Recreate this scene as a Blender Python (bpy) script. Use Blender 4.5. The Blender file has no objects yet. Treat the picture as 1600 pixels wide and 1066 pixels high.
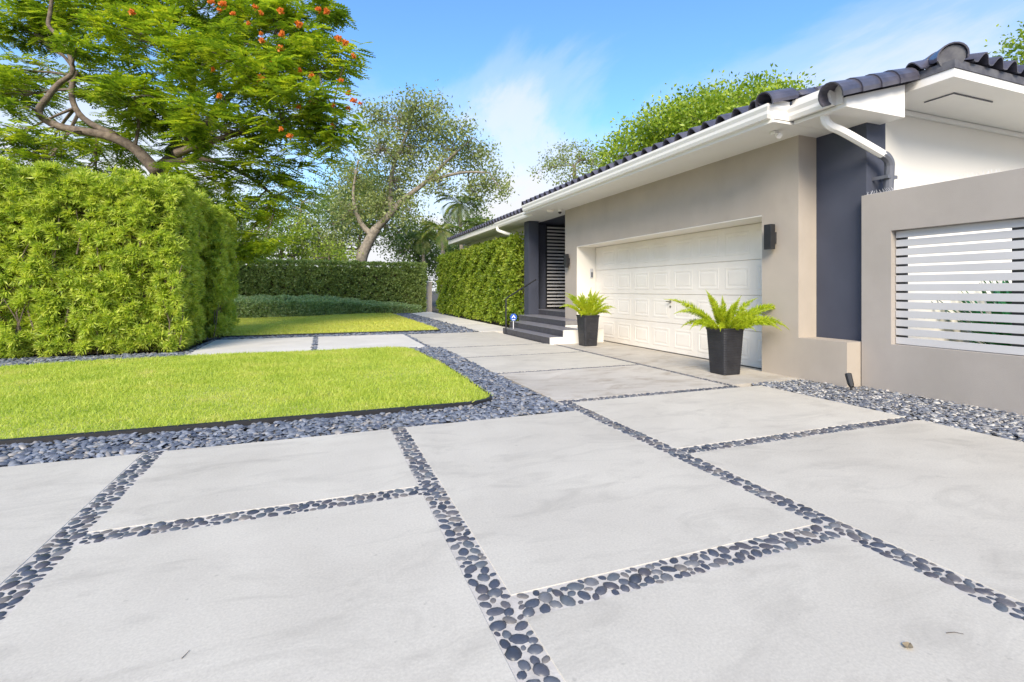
import bpy, bmesh, math, random
import numpy as np
from mathutils import Vector, Matrix
R = math.radians
rng = np.random.default_rng(7); random.seed(7)
scene = bpy.context.scene
col = scene.collection

# ------------------------------------------------------------------ camera
F, HZ, CH, YAW = 781.0, 453.0, 1.2, R(21)          # focal length in photo pixels, horizon row, eye height, heading
CY, SY = math.cos(YAW), math.sin(YAW)
cd = bpy.data.cameras.new('camera'); cam = bpy.data.objects.new('camera', cd); col.objects.link(cam)
cd.sensor_width = 36; cd.lens = 36*F/1600; cd.shift_y = -(533-HZ)/1600
cam.location = (0, 0, CH); cam.rotation_euler = (R(90), 0, -YAW)
cd.clip_start = 0.05; cd.clip_end = 2000
scene.camera = cam
def at(x, y, d):                                    # point seen at photo pixel (x, y), d metres ahead
    l = (x-800)*d/F
    return Vector((l*CY+d*SY, -l*SY+d*CY, CH+(HZ-y)*d/F))

# ------------------------------------------------------------------ light
SUN_AZ, SUN_EL = R(208), R(35)                      # from behind the camera, a little to the left
w = bpy.data.worlds.new('World'); scene.world = w; w.use_nodes = True
def N(nt, t, **kw):
    n = nt.nodes.new(t)
    for k, v in kw.items():
        if k.startswith('i_'): n.inputs[k[2:]].default_value = v
        else: setattr(n, k, v)
    return n
def ramp(nt, fac, stops, interp='LINEAR'):
    n = nt.nodes.new('ShaderNodeValToRGB'); n.color_ramp.interpolation = interp
    e = n.color_ramp.elements
    while len(e) < len(stops): e.new(0.5)
    for k, (p, c) in zip(e, stops):
        k.position = p; k.color = (*c, 1) if len(c) == 3 else c
    nt.links.new(fac, n.inputs['Fac']); return n
def mathn(nt, op, a, b=None, c=None, clamp=False):
    n = nt.nodes.new('ShaderNodeMath'); n.operation = op; n.use_clamp = clamp
    for i, v in enumerate((a, b, c)):
        if v is None: continue
        if isinstance(v, (int, float)): n.inputs[i].default_value = v
        else: nt.links.new(v, n.inputs[i])
    return n.outputs[0]
def build_world():
    nt = w.node_tree; nt.nodes.clear(); L = nt.links.new
    out = N(nt, 'ShaderNodeOutputWorld'); bg = N(nt, 'ShaderNodeBackground'); bg.inputs['Strength'].default_value = 0.058
    sky = N(nt, 'ShaderNodeTexSky'); sky.sky_type = 'NISHITA'; sky.sun_disc = False
    sky.sun_elevation = SUN_EL; sky.sun_rotation = SUN_AZ; sky.air_density = 1.0; sky.dust_density = 0.6; sky.ozone_density = 1.5
    tc = N(nt, 'ShaderNodeTexCoord'); sp = N(nt, 'ShaderNodeSeparateXYZ'); L(tc.outputs['Generated'], sp.inputs[0])
    zz = mathn(nt, 'ADD', mathn(nt, 'MAXIMUM', sp.outputs['Z'], 0.0), 0.14)
    u = mathn(nt, 'DIVIDE', sp.outputs['X'], zz); v = mathn(nt, 'DIVIDE', sp.outputs['Y'], zz)
    cb = N(nt, 'ShaderNodeCombineXYZ'); L(u, cb.inputs[0]); L(v, cb.inputs[1])
    n1 = N(nt, 'ShaderNodeTexNoise'); n1.inputs['Scale'].default_value = 1.15; n1.inputs['Detail'].default_value = 8; n1.inputs['Roughness'].default_value = 0.58
    n1.inputs['Distortion'].default_value = 0.5
    mp = N(nt, 'ShaderNodeMapping'); mp.inputs['Location'].default_value = (3.1, 1.7, 0); mp.inputs['Rotation'].default_value = (0, 0, 0.6); mp.inputs['Scale'].default_value = (1.0, 0.55, 1)
    L(cb.outputs[0], mp.inputs['Vector']); L(mp.outputs[0], n1.inputs['Vector'])
    hz = mathn(nt, 'SUBTRACT', 0.47, mathn(nt, 'MULTIPLY', sp.outputs['Z'], 1.15))
    f = mathn(nt, 'ADD', n1.outputs['Fac'], hz)
    r = ramp(nt, f, [(0.44, (0.02,)*3), (0.56, (0.26,)*3), (0.69, (0.72,)*3), (0.90, (1,)*3)], 'EASE')
    tint = N(nt, 'ShaderNodeMix', data_type='RGBA', blend_type='MULTIPLY'); tint.inputs['Factor'].default_value = 1
    tint.inputs['B'].default_value = SKY_TINT
    L(sky.outputs[0], tint.inputs['A'])
    mx = N(nt, 'ShaderNodeMix', data_type='RGBA')
    L(r.outputs[0], mx.inputs['Factor']); L(tint.outputs['Result'], mx.inputs['A']); mx.inputs['B'].default_value = CLOUD
    L(mx.outputs['Result'], bg.inputs['Color']); L(bg.outputs[0], out.inputs[0])
SKY_TINT = (0.60, 0.92, 1.22, 1); CLOUD = (3.6, 3.65, 3.8, 1)
build_world()
sd = bpy.data.lights.new('sun', 'SUN'); sun = bpy.data.objects.new('sun', sd); col.objects.link(sun)
sd.energy = 1.3; sd.angle = R(30); sd.color = (1, 0.87, 0.68)
sv = Vector((math.sin(SUN_AZ)*math.cos(SUN_EL), math.cos(SUN_AZ)*math.cos(SUN_EL), math.sin(SUN_EL)))
sun.rotation_euler = sv.to_track_quat('Z', 'Y').to_euler(); sun.location = (0, -5, 20)
vs = scene.view_settings; vs.view_transform = 'Standard'; vs.look = 'None'; vs.gamma = 1; vs.use_curve_mapping = False
vs.exposure = 2.2

# ------------------------------------------------------------------ materials
def new_mat(name):
    m = bpy.data.materials.new(name); m.use_nodes = True; nt = m.node_tree
    return m, nt, nt.nodes['Principled BSDF']
def noise(nt, scale, detail=4, rough=.55, vec=None, dist=0):
    n = nt.nodes.new('ShaderNodeTexNoise'); n.inputs['Scale'].default_value = scale; n.inputs['Detail'].default_value = detail
    n.inputs['Roughness'].default_value = rough; n.inputs['Distortion'].default_value = dist
    if vec is None: vec = nt.nodes.new('ShaderNodeNewGeometry').outputs['Position']
    nt.links.new(vec, n.inputs['Vector']); return n.outputs['Fac']
def bump(nt, b, h, strength, dist=0.01):
    n = nt.nodes.new('ShaderNodeBump'); n.inputs['Strength'].default_value = strength; n.inputs['Distance'].default_value = dist
    nt.links.new(h, n.inputs['Height']); nt.links.new(n.outputs[0], b.inputs['Normal'])
def mixc(nt, fac, a, b, blend='MIX'):
    n = nt.nodes.new('ShaderNodeMix'); n.data_type = 'RGBA'; n.blend_type = blend
    for s, v in (('Factor', fac), ('A', a), ('B', b)):
        if isinstance(v, (int, float)): n.inputs[s].default_value = v
        elif isinstance(v, tuple): n.inputs[s].default_value = (*v, 1)
        else: nt.links.new(v, n.inputs[s])
    return n.outputs['Result']
def surf(name, c1, c2, scale=3, rough=.6, bscale=60, bstr=.15, bdist=.005, detail=5, metallic=0, spec=.5):
    m, nt, b = new_mat(name)
    f = ramp(nt, noise(nt, scale, detail), [(.35, (0,)*3), (.65, (1,)*3)]).outputs[0]
    nt.links.new(mixc(nt, f, c1, c2), b.inputs['Base Color'])
    b.inputs['Roughness'].default_value = rough; b.inputs['Metallic'].default_value = metallic; b.inputs['Specular IOR Level'].default_value = spec
    if bstr: bump(nt, b, noise(nt, bscale, 4, .6), bstr, bdist)
    return m
def weathered(name, *a, **k):
    m = surf(name, *a, **k); nt = m.node_tree; b = nt.nodes['Principled BSDF']; src = b.inputs['Base Color'].links[0].from_socket
    mp = nt.nodes.new('ShaderNodeMapping'); mp.inputs['Scale'].default_value = (2.2, 2.2, .7)
    nt.links.new(nt.nodes.new('ShaderNodeNewGeometry').outputs['Position'], mp.inputs['Vector'])
    f = ramp(nt, noise(nt, 1.0, 7, .65, mp.outputs[0]), [(.42, (1,)*3), (.78, (.80, .79, .77))]).outputs[0]
    g = ramp(nt, noise(nt, .9, 6, .65), [(.35, (.95,)*3), (.65, (1.02,)*3)]).outputs[0]
    nt.links.new(mixc(nt, 1.0, mixc(nt, .3, src, f, 'MULTIPLY'), g, 'MULTIPLY'), b.inputs['Base Color']); return m
def leafmat(name, cols, trans=.35, rough=.45, big=0.6, bigamt=.35, spec=.4):
    m, nt, b = new_mat(name); L = nt.links.new
    g = nt.nodes.new('ShaderNodeNewGeometry')
    f = mathn(nt, 'ADD', mathn(nt, 'MULTIPLY', g.outputs['Random Per Island'], 1-bigamt),
              mathn(nt, 'MULTIPLY', mathn(nt, 'MULTIPLY_ADD', noise(nt, big, 3), 2.2, -.6), bigamt), clamp=True)
    k = len(cols)
    c = ramp(nt, f, [(i/(k-1), cc) for i, cc in enumerate(cols)]).outputs[0]
    L(c, b.inputs['Base Color']); b.inputs['Roughness'].default_value = rough; b.inputs['Specular IOR Level'].default_value = spec
    t = nt.nodes.new('ShaderNodeBsdfTranslucent'); L(mixc(nt, 1.0, c, (1.25, 1.3, .6), 'MULTIPLY'), t.inputs['Color'])
    mx = nt.nodes.new('ShaderNodeMixShader'); mx.inputs[0].default_value = trans
    L(b.outputs[0], mx.inputs[1]); L(t.outputs[0], mx.inputs[2]); L(mx.outputs[0], nt.nodes['Material Output'].inputs[0])
    return m
def concrete(name, c1, c2, stain=(.3, .27, .23), stain_amt=.35):
    m, nt, b = new_mat(name); L = nt.links.new
    oi = nt.nodes.new('ShaderNodeObjectInfo')
    base = mixc(nt, ramp(nt, noise(nt, 1.3, 8, .62, dist=.6), [(.3, (0,)*3), (.7, (1,)*3)]).outputs[0], c1, c2)
    fine = ramp(nt, noise(nt, 90, 3, .7), [(.35, (.90,)*3), (.65, (1.05,)*3)]).outputs[0]
    base = mixc(nt, 1.0, base, fine, 'MULTIPLY')
    # trowel smears, long in one direction
    mp = nt.nodes.new('ShaderNodeMapping'); mp.inputs['Scale'].default_value = (1.0, 2.3, 1); mp.inputs['Rotation'].default_value = (0, 0, .35)
    L(nt.nodes.new('ShaderNodeNewGeometry').outputs['Position'], mp.inputs['Vector'])
    sm = ramp(nt, noise(nt, 1.6, 9, .68, mp.outputs[0], 1.2), [(.50, (0,)*3), (.72, (1,)*3)]).outputs[0]
    base = mixc(nt, mathn(nt, 'MULTIPLY', sm, stain_amt), base, stain)
    sp_n = ramp(nt, noise(nt, 28, 2, .5), [(.70, (1,)*3), (.76, (.72,)*3)]).outputs[0]
    base = mixc(nt, .6, base, sp_n, 'MULTIPLY')
    bl = ramp(nt, noise(nt, .55, 6, .6, dist=.8), [(.48, (1,)*3), (.75, (.80, .79, .78))]).outputs[0]
    base = mixc(nt, .8, base, bl, 'MULTIPLY')
    v = mathn(nt, 'MULTIPLY_ADD', oi.outputs['Random'], .07, .965)
    cmb = nt.nodes.new('ShaderNodeCombineColor'); [L(v, cmb.inputs[i]) for i in range(3)]
    L(mixc(nt, 1.0, base, cmb.outputs[0], 'MULTIPLY'), b.inputs['Base Color'])
    b.inputs['Roughness'].default_value = .72; b.inputs['Specular IOR Level'].default_value = .35
    bump(nt, b, noise(nt, 140, 4, .65), .12, .003)
    return m
def stone(name, cols, islands, rough=.45):
    m, nt, b = new_mat(name); L = nt.links.new
    r = nt.nodes.new('ShaderNodeNewGeometry').outputs['Random Per Island'] if islands else nt.nodes.new('ShaderNodeObjectInfo').outputs['Random']
    k = len(cols); c = ramp(nt, r, [(i/k, cc) for i, cc in enumerate(cols)], 'CONSTANT').outputs[0]
    L(mixc(nt, .5, c, ramp(nt, noise(nt, 35, 4), [(.3, (.55,)*3), (.7, (1.25,)*3)]).outputs[0], 'MULTIPLY'), b.inputs['Base Color'])
    b.inputs['Roughness'].default_value = rough; bump(nt, b, noise(nt, 120, 3), .1, .003)
    return m
M = {}
M['concrete'] = concrete('pale concrete', (.585, .54, .455), (.51, .468, .395), (.35, .32, .27), .55)
M['apron'] = concrete('stained concrete', (.57, .52, .45), (.45, .41, .35), (.25, .19, .13), .7)
M['path'] = concrete('white path concrete', (.72, .67, .60), (.64, .60, .53), (.5, .48, .45), .3)
M['mortar'] = surf('mortar', (.58, .53, .465), (.45, .41, .36), 12, .85, 80, .4)
M['soil'] = surf('soil', (.075, .06, .045), (.05, .05, .035), 4, .95, 20, .6, .03)
M['beige'] = weathered('beige stucco', (.455, .395, .33), (.42, .365, .305), 1.5, .8, 150, .5, .006)
M['screenbeige'] = weathered('greige stucco', (.40, .36, .325), (.37, .335, .30), 1.5, .8, 150, .5, .006)
M['white'] = surf('white paint', (.84, .815, .765), (.81, .785, .74), 1.2, .5, 90, .05, .003)
M['cream'] = surf('cream stucco', (.84, .795, .715), (.82, .775, .70), 1.2, .8, 170, .25, .004)
M['slate'] = weathered('slate blue stucco', (.058, .065, .094), (.050, .056, .082), 2, .7, 170, .3, .004)
M['darkmetal'] = surf('dark metal', (.025, .026, .03), (.035, .036, .04), 6, .4, 60, .03)
M['greypipe'] = surf('grey painted pipe', (.13, .135, .155), (.11, .115, .135), 5, .4, 60, .03)
M['tile'] = surf('glazed roof tile', (.055, .054, .075), (.10, .095, .12), 5, .32, 40, .2, .004)
M['tile_edge'] = surf('roof mortar', (.13, .13, .14), (.075, .075, .09), 9, .7, 60, .3)
M['door'] = weathered('white door steel', (.88, .825, .735), (.86, .80, .71), 2, .45, 200, .04, .002)
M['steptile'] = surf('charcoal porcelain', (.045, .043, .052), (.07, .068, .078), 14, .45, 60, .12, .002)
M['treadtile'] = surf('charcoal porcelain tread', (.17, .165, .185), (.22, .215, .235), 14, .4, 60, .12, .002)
M['grout'] = surf('grout', (.24, .23, .23), (.2, .19, .19), 10, .9, 60, .2)
M['slatwhite'] = surf('pale grey aluminium', (.53, .525, .53), (.50, .495, .50), 2, .4, 60, .02)
M['slatdark'] = surf('dark slat', (.62, .60, .60), (.55, .54, .54), 2, .5, 60, .02)
M['black'] = surf('black plastic', (.012, .012, .014), (.02, .02, .022), 8, .5, 60, .1)
M['pot'] = surf('charcoal ribbed resin', (.014, .014, .018), (.024, .024, .028), 9, .5, 60, .1)
M['bark'] = surf('grey brown bark', (.20, .155, .115), (.10, .075, .055), 7, .9, 22, .8, .03)
M['barkpale'] = surf('pale bark', (.32, .275, .215), (.17, .145, .115), 6, .9, 22, .7, .03)
M['twig'] = surf('twig', (.12, .09, .06), (.08, .06, .04), 7, .9, 22, .4, .01)
M['glass'] = surf('lens glass', (.3, .31, .33), (.4, .4, .42), 8, .15, 60, 0)
M['chrome'] = surf('worn steel', (.42, .41, .4), (.34, .33, .32), 8, .3, 60, 0, metallic=.9)
M['signblue'] = surf('sign blue', (.03, .10, .42), (.035, .11, .45), 8, .35, 60, 0)
M['signwhite'] = surf('sign white', (.8, .8, .82), (.78, .78, .8), 8, .4, 60, 0)
M['dryleaf'] = surf('dry leaf', (.20, .15, .09), (.30, .24, .15), 60, .8, 80, .3)
M['chip'] = stone('slate chips', [(.13, .145, .18), (.19, .205, .24), (.09, .10, .13), (.25, .265, .30), (.15, .165, .20), (.20, .21, .23), (.11, .125, .16), (.30, .28, .26)], True)
M['mixchip'] = stone('mixed chips', [(.14, .155, .185), (.50, .47, .43), (.24, .25, .27), (.11, .12, .15), (.27, .26, .25), (.18, .19, .22), (.48, .46, .42), (.15, .16, .19)], True)
PEB = [(0.069, 0.077, 0.097), (0.099, 0.106, 0.124), (0.121, 0.114, 0.119), (0.047, 0.052, 0.067), (0.151, 0.151, 0.157), (0.085, 0.087, 0.103), (0.063, 0.070, 0.091), (0.165, 0.151, 0.140), (0.106, 0.117, 0.131), (0.076, 0.073, 0.084)]
M['pebble'] = stone('river pebble', PEB, False, .38)
M['pebbles'] = stone('river pebbles', PEB, True, .38)
M['grass'] = leafmat('lawn grass', [(.31, .41, .055), (.45, .54, .08), (.55, .60, .115), (.66, .58, .25)], .45, .5, 1.6, .6)
M['grass2'] = leafmat('sunny lawn grass', [(.52, .56, .09), (.60, .62, .12), (.66, .64, .15), (.68, .60, .20)], .45, .5, .7, .4)
M['thatch'] = surf('lawn thatch', (.30, .38, .06), (.44, .43, .13), 6, .95, 40, .5, .02)
M['podo'] = leafmat('podocarpus leaves', [(.08, .14, .03), (.27, .38, .055), (.50, .59, .08), (.64, .68, .13), (.78, .77, .25)], .42, .36, 6.5, .62)
M['clusia'] = leafmat('dark hedge leaves', [(.09, .14, .045), (.21, .28, .08), (.35, .43, .13), (.52, .56, .22)], .4, .35, .8, .35)
M['ficus'] = leafmat('bright hedge leaves', [(.07, .13, .02), (.19, .28, .03), (.33, .41, .045), (.47, .51, .08)], .48, .4, .8, .4)
M['ground_cover'] = leafmat('grey green cover leaves', [(.20, .29, .12), (.31, .41, .18), (.42, .51, .24), (.52, .58, .34)], .45, .5, .8, .35)
M['poinciana'] = leafmat('feathery leaves', [(.05, .10, .018), (.13, .22, .025), (.27, .38, .03), (.54, .59, .05), (.68, .67, .09)], .42, .42, 1.6, .65)
M['olive'] = leafmat('olive leaves', [(.10, .14, .05), (.22, .27, .095), (.34, .39, .13), (.46, .47, .18)], .4, .4, .5, .35)
M['fresh'] = leafmat('fresh green leaves', [(.07, .15, .02), (.20, .31, .03), (.38, .48, .045), (.56, .60, .09)], .4, .4, 1.0, .55)
M['mid'] = leafmat('mid green leaves', [(.06, .10, .03), (.12, .19, .05), (.20, .28, .075), (.30, .38, .11)], .35, .45, .4, .45)
M['palm'] = leafmat('palm leaves', [(.05, .10, .02), (.10, .17, .03), (.2, .25, .05), (.36, .33, .07)], .35, .4, .4, .4)
M['fern'] = leafmat('foxtail needles', [(.22, .33, .016), (.38, .48, .022), (.52, .58, .035), (.64, .60, .05)], .4, .45, 3, .4)
M['strap'] = leafmat('dark strap leaves', [(.012, .075, .028), (.02, .12, .045), (.03, .16, .06)], .2, .25, 1, .3)
M['flower'] = leafmat('orange flowers', [(.62, .13, .02), (.74, .22, .03), (.78, .34, .06)], .3, .6, 1, .3)

# ------------------------------------------------------------------ mesh helpers
WLOC = {}
def mesh_np(name, V, Fc, smooth=False):
    V = np.asarray(V, dtype=np.float32); me = bpy.data.meshes.new(name)
    if isinstance(Fc, np.ndarray):
        n, k = Fc.shape; flat = Fc.ravel().astype(np.int32); starts = np.arange(n, dtype=np.int32)*k; tot = np.full(n, k, dtype=np.int32)
    else:
        n = len(Fc); flat = np.array([i for f in Fc for i in f], dtype=np.int32)
        tot = np.array([len(f) for f in Fc], dtype=np.int32); starts = np.concatenate([[0], np.cumsum(tot)[:-1]]).astype(np.int32)
    me.vertices.add(len(V)); me.vertices.foreach_set('co', V.ravel())
    me.loops.add(len(flat)); me.loops.foreach_set('vertex_index', flat)
    me.polygons.add(n); me.polygons.foreach_set('loop_start', starts)
    me.polygons.foreach_set('loop_total', tot)
    me.update(calc_edges=True); me.validate()
    if smooth: me.polygons.foreach_set('use_smooth', np.ones(len(me.polygons), dtype=bool))
    return me
def link(name, me, mat=None, parent=None, loc=(0, 0, 0)):
    o = bpy.data.objects.new(name, me); col.objects.link(o); o.location = loc
    if mat is not None and me is not None and not me.materials: me.materials.append(mat)
    if parent is not None: o.parent = parent
    return o
def tag(o, label=None, cat=None, group=None, kind=None):
    for k, v in (('label', label), ('category', cat), ('group', group), ('kind', kind)):
        if v: o[k] = v
    return o
def thing(name, label, cat, loc=(0, 0, 0), group=None):
    o = bpy.data.objects.new(name, None); col.objects.link(o); o.location = loc; o.empty_display_size = .1
    WLOC[o.name] = Vector(loc); return tag(o, label, cat, group)
class MB:
    def __init__(s): s.v = []; s.f = []
    def add(s, V, Fc):
        n = len(s.v); s.v += [tuple(p) for p in V]; s.f += [tuple(i+n for i in f) for f in Fc]; return s
    def box(s, x0, x1, y0, y1, z0, z1):
        return s.add([(x, y, z) for z in (z0, z1) for y in (y0, y1) for x in (x0, x1)],
                     [(0, 2, 3, 1), (4, 5, 7, 6), (0, 1, 5, 4), (2, 6, 7, 3), (0, 4, 6, 2), (1, 3, 7, 5)])
    def prism(s, pts, axis, a0, a1):                # polygon in the two other axes, extruded along axis
        def P(p, a):
            q = list(p); q.insert(axis, a); return tuple(q)
        n = len(pts)
        return s.add([P(p, a0) for p in pts]+[P(p, a1) for p in pts],
                     [tuple(range(n)), tuple(range(2*n-1, n-1, -1))]+[(i, i+n, (i+1) % n+n, (i+1) % n) for i in range(n)])
    def tube(s, pts, radii, k=8, flat=1.0, cap=True):
        pts = [Vector(p) for p in pts]; n0 = len(s.v); up = Vector((0, 0, 1)); V = []
        if isinstance(radii, (int, float)): radii = [radii]*len(pts)
        a = None
        for i, p in enumerate(pts):
            t = (pts[min(i+1, len(pts)-1)]-pts[max(i-1, 0)]).normalized()
            if a is None: a = t.cross(up if abs(t.z) < .95 else Vector((1, 0, 0)))
            a = (a-t*a.dot(t)).normalized(); b = t.cross(a)
            for j in range(k):
                an = 2*math.pi*(j+.5)/k; V.append(p+a*math.cos(an)*radii[i]+b*math.sin(an)*radii[i]*flat)
        Fc = [(i*k+j, i*k+(j+1) % k, (i+1)*k+(j+1) % k, (i+1)*k+j) for i in range(len(pts)-1) for j in range(k)]
        if cap: Fc += [tuple(range(k-1, -1, -1)), tuple((len(pts)-1)*k+j for j in range(k))]
        return s.add(V, Fc)
    def build(s, name, mat, parent=None, bevel=0, smooth=False, world=True, seg=2):
        off = Vector((0, 0, 0))
        if parent is not None and world:
            q = parent
            while q is not None: off += q.location; q = q.parent
        me = bpy.data.meshes.new(name); me.from_pydata([tuple(Vector(p)-off) for p in s.v], [], s.f)
        bm = bmesh.new(); bm.from_mesh(me); bmesh.ops.recalc_face_normals(bm, faces=bm.faces)
        if bevel: bmesh.ops.bevel(bm, geom=list(bm.edges), offset=bevel, segments=seg, affect='EDGES', profile=.5)
        if smooth:
            for f in bm.faces: f.smooth = True
        bm.to_mesh(me); bm.free()
        return link(name, me, mat, parent)
def box(name, mat, parent, x0, x1, y0, y1, z0, z1, bevel=0, seg=2):
    return MB().box(x0, x1, y0, y1, z0, z1).build(name, mat, parent, bevel, seg=seg)
# scattering templates -------------------------------------------------------
def frames(D, roll=None):
    D = D/np.linalg.norm(D, axis=1, keepdims=True); n = len(D)
    if roll is None: roll = rng.uniform(0, 2*np.pi, n)
    up = np.tile([0, 0, 1.], (n, 1)); up[np.abs(D[:, 2]) > .95] = [1, 0, 0]
    A = np.cross(up, D); A /= np.linalg.norm(A, axis=1, keepdims=True); B = np.cross(D, A)
    c, s_ = np.cos(roll)[:, None], np.sin(roll)[:, None]
    return np.stack([A*c+B*s_, -A*s_+B*c, D], axis=2)       # columns: side, normal, direction
def scatter(T, Fc, Rm, P, S):
    T = np.asarray(T, float); Fc = np.asarray(Fc)
    V = np.einsum('nij,kj->nki', Rm, T)*np.reshape(S, (-1, 1, 1))+np.asarray(P)[:, None, :]
    return V.reshape(-1, 3), (Fc[None]+(np.arange(len(P))*len(T))[:, None, None]).reshape(-1, Fc.shape[1])
def merge(parts):
    Vs, Fs, n = [], [], 0
    for V, Fc in parts: Vs.append(V); Fs.append(Fc+n); n += len(V)
    return np.concatenate(Vs), np.concatenate(Fs)
LEAF = ([(0, 0, 0), (-.5, .12, .5), (0, 0, 1), (.5, .12, .5)], [(0, 1, 2), (0, 2, 3)])
def leaf(l, wd): return [(x*wd, y*wd, z*l) for x, y, z in LEAF[0]], LEAF[1]
def unit(n): d = rng.normal(size=(n, 3)); return d/np.linalg.norm(d, axis=1, keepdims=True)
def rosette(n, l, wd, spread=.9):                   # a tuft of n narrow leaves round +z
    T, Fc = leaf(l, wd); d = np.stack([rng.normal(0, spread, n), rng.normal(0, spread, n), rng.uniform(.25, 1, n)], 1)
    V, G = scatter(T, Fc, frames(d), np.zeros((n, 3)), rng.uniform(.7, 1.1, n)); return V, G
def tri_mesh_obj(name, VF, mat, parent, off=(0, 0, 0), smooth=False):
    V, Fc = VF; return link(name, mesh_np(name, V-np.array(off), Fc, smooth), mat, parent)

# ------------------------------------------------------------------ ground, driveway, path, lawns
tag(MB().box(-300, 300, -60, 500, -.6, -.12).build('ground', M['soil']), kind='structure')
drive = tag(link('driveway', None), kind='structure'); path = tag(link('path', None), kind='structure')
def slab(parent, mat, x0, x1, y0, y1, z=0):
    return box('concrete_slab', mat, parent, x0, x1, y0, y1, z-.1, z, .003, 1)
for r in [(-4.4, -1.215, -1, 4.40), (-1.075, .565, 3.06, 4.40), (-1.075, .565, -1, 2.925), (.70, 2.375, 1.835, 4.41), (.70, 2.375, -1.2, 1.69),
          (2.52, 5.17, 3.085, 4.745), (2.52, 5.17, -1.2, 2.955)]: slab(drive, M['concrete'], *r)
for r in [(2.385, 4.78, 4.865, 6.73), (2.36, 4.78, 6.82, 8.53), (2.34, 4.78, 8.61, 10.13), (2.18, 4.68, 10.22, 13.62)]: slab(drive, M['apron'] if r[3] < 7 else M['concrete'], *r)
# sloping apron in front of the door
MB().prism([(4.87, -.12), (6.06, -.12), (6.75, -.2), (6.75, -.095), (6.06, 0), (4.87, 0)], 1, 4.90, 9.93).build('concrete_slab', M['apron'], drive)
MB().prism([(6.06, -.2), (6.75, -.2), (6.75, -.095), (6.06, 0)], 1, 9.935, 11.24).build('concrete_slab', M['apron'], drive)
for r in [(-2.32, -.15, 10.5, 13.72), (-.06, 2.10, 10.42, 13.72)]: slab(path, M['path'], *r)
for y in (13.7, 17.1, 20.5, 23.9): slab(path, M['path'], 4.28, 5.6, y, y+3.33)
def dome(seg=10):
    V = [(math.cos(a), math.sin(a), 0) for a in np.linspace(0, 2*np.pi, seg, endpoint=False)]
    V += [(.86*x, .86*y, .55) for x, y, z in V[:seg]]; V += [(.5*x, .5*y, .88) for x, y, z in V[:seg]]; V.append((0, 0, 1))
    Fc = []
    for r in range(2):
        for j in range(seg):
            a, b = r*seg+j, r*seg+(j+1) % seg; Fc += [(a, b, b+seg), (a, b+seg, a+seg)]
    Fc += [(2*seg+j, 2*seg+(j+1) % seg, 3*seg) for j in range(seg)]
    return np.array(V), np.array(Fc)
joints = [(-1.215, -1.075, -.7, 4.42), (-1.075, .565, 2.925, 3.06), (.565, .70, -.7, 4.42), (.70, 2.375, 1.69, 1.835), (2.375, 2.52, -.7, 4.75),
          (2.52, 5.12, 2.955, 3.085), (2.385, 4.86, 4.745, 4.865)]
thin = [(2.36, 4.78, 6.73, 6.82), (2.34, 4.78, 8.53, 8.61), (2.2, 4.7, 10.13, 10.22), (4.78, 4.87, 4.865, 10.1)]
mb = MB()
for i, j in enumerate(joints+thin):
    mb.box(j[0]-.01, j[1]+.01, j[2]-.01, j[3]+.01, -.09, -.0025-.0002*i)
mb.build('pebble_mortar', M['mortar'], drive)
peb = []
for ji, (x0, x1, y0, y1) in enumerate(joints+thin):
    small = ji >= len(joints); area = (x1-x0)*(y1-y0); put = []; grid = {}
    for (ra, rb), tries in ([((.029, .034), 500), ((.023, .028), 7000), ((.017, .022), 26000), ((.0135, .0165), 20000)] if not small else [((.016, .021), 9000), ((.011, .014), 15000)]):
        for k in range(int(area*tries)):
            r = random.uniform(ra, rb); x = random.uniform(x0+r*.8, x1-r*.8); y = random.uniform(y0+r*.8, y1-r*.8); key = (int(x/.08), int(y/.08))
            if all((x-q[0])**2+(y-q[1])**2 > (.89*(r+q[2]))**2 for a in (-1, 0, 1) for b in (-1, 0, 1) for q in grid.get((key[0]+a, key[1]+b), ())):
                grid.setdefault(key, []).append((x, y, r)); put.append((x, y, r))
    peb += put
def depth(p): return p[0]*SY+p[1]*CY
def inview(p):
    d = depth(p); l = p[0]*CY-p[1]*SY
    return d > .3 and abs(l/d*F) < 830 and HZ+F*CH/d < 1090
peb.sort(key=lambda p: (not inview(p), depth(p)/p[2]**.5))
DV, DF = dome()
variants = []
for i in range(6):
    a = [.8, .87, .95, 1.1, 1.2, 1.28][i]; W = DV*np.array([a, 1/a, .5]); W[:, :2] *= (1+rng.normal(0, .05, (len(W), 1)))
    me = mesh_np('pebble', W, DF, True); me.materials.append(M['pebble']); variants.append(me)
for i, (x, y, r) in enumerate(peb[:300]):
    o = link('pebble', variants[i % 6], None, drive, (x, y, -.006)); o.scale = (r, r, r*random.uniform(.7, 1)); o.rotation_euler = (random.uniform(-.08, .08), random.uniform(-.08, .08), random.uniform(0, 6.3))
rest = peb[300:]; P = np.array([(x, y, -.006) for x, y, r in rest]); S = np.array([r for *_, r in rest])
a = rng.uniform(0, 6.3, len(P)); Rz = np.zeros((len(P), 3, 3)); e = rng.uniform(.8, 1.2, len(P))
Rz[:, 0, 0] = np.cos(a)*e; Rz[:, 0, 1] = -np.sin(a)/e; Rz[:, 1, 0] = np.sin(a)*e; Rz[:, 1, 1] = np.cos(a)/e; Rz[:, 2, 2] = .46
tag(tri_mesh_obj('small_pebbles', scatter(DV, DF, Rz, P, S), M['pebbles'], drive, smooth=True), kind='stuff')

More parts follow.
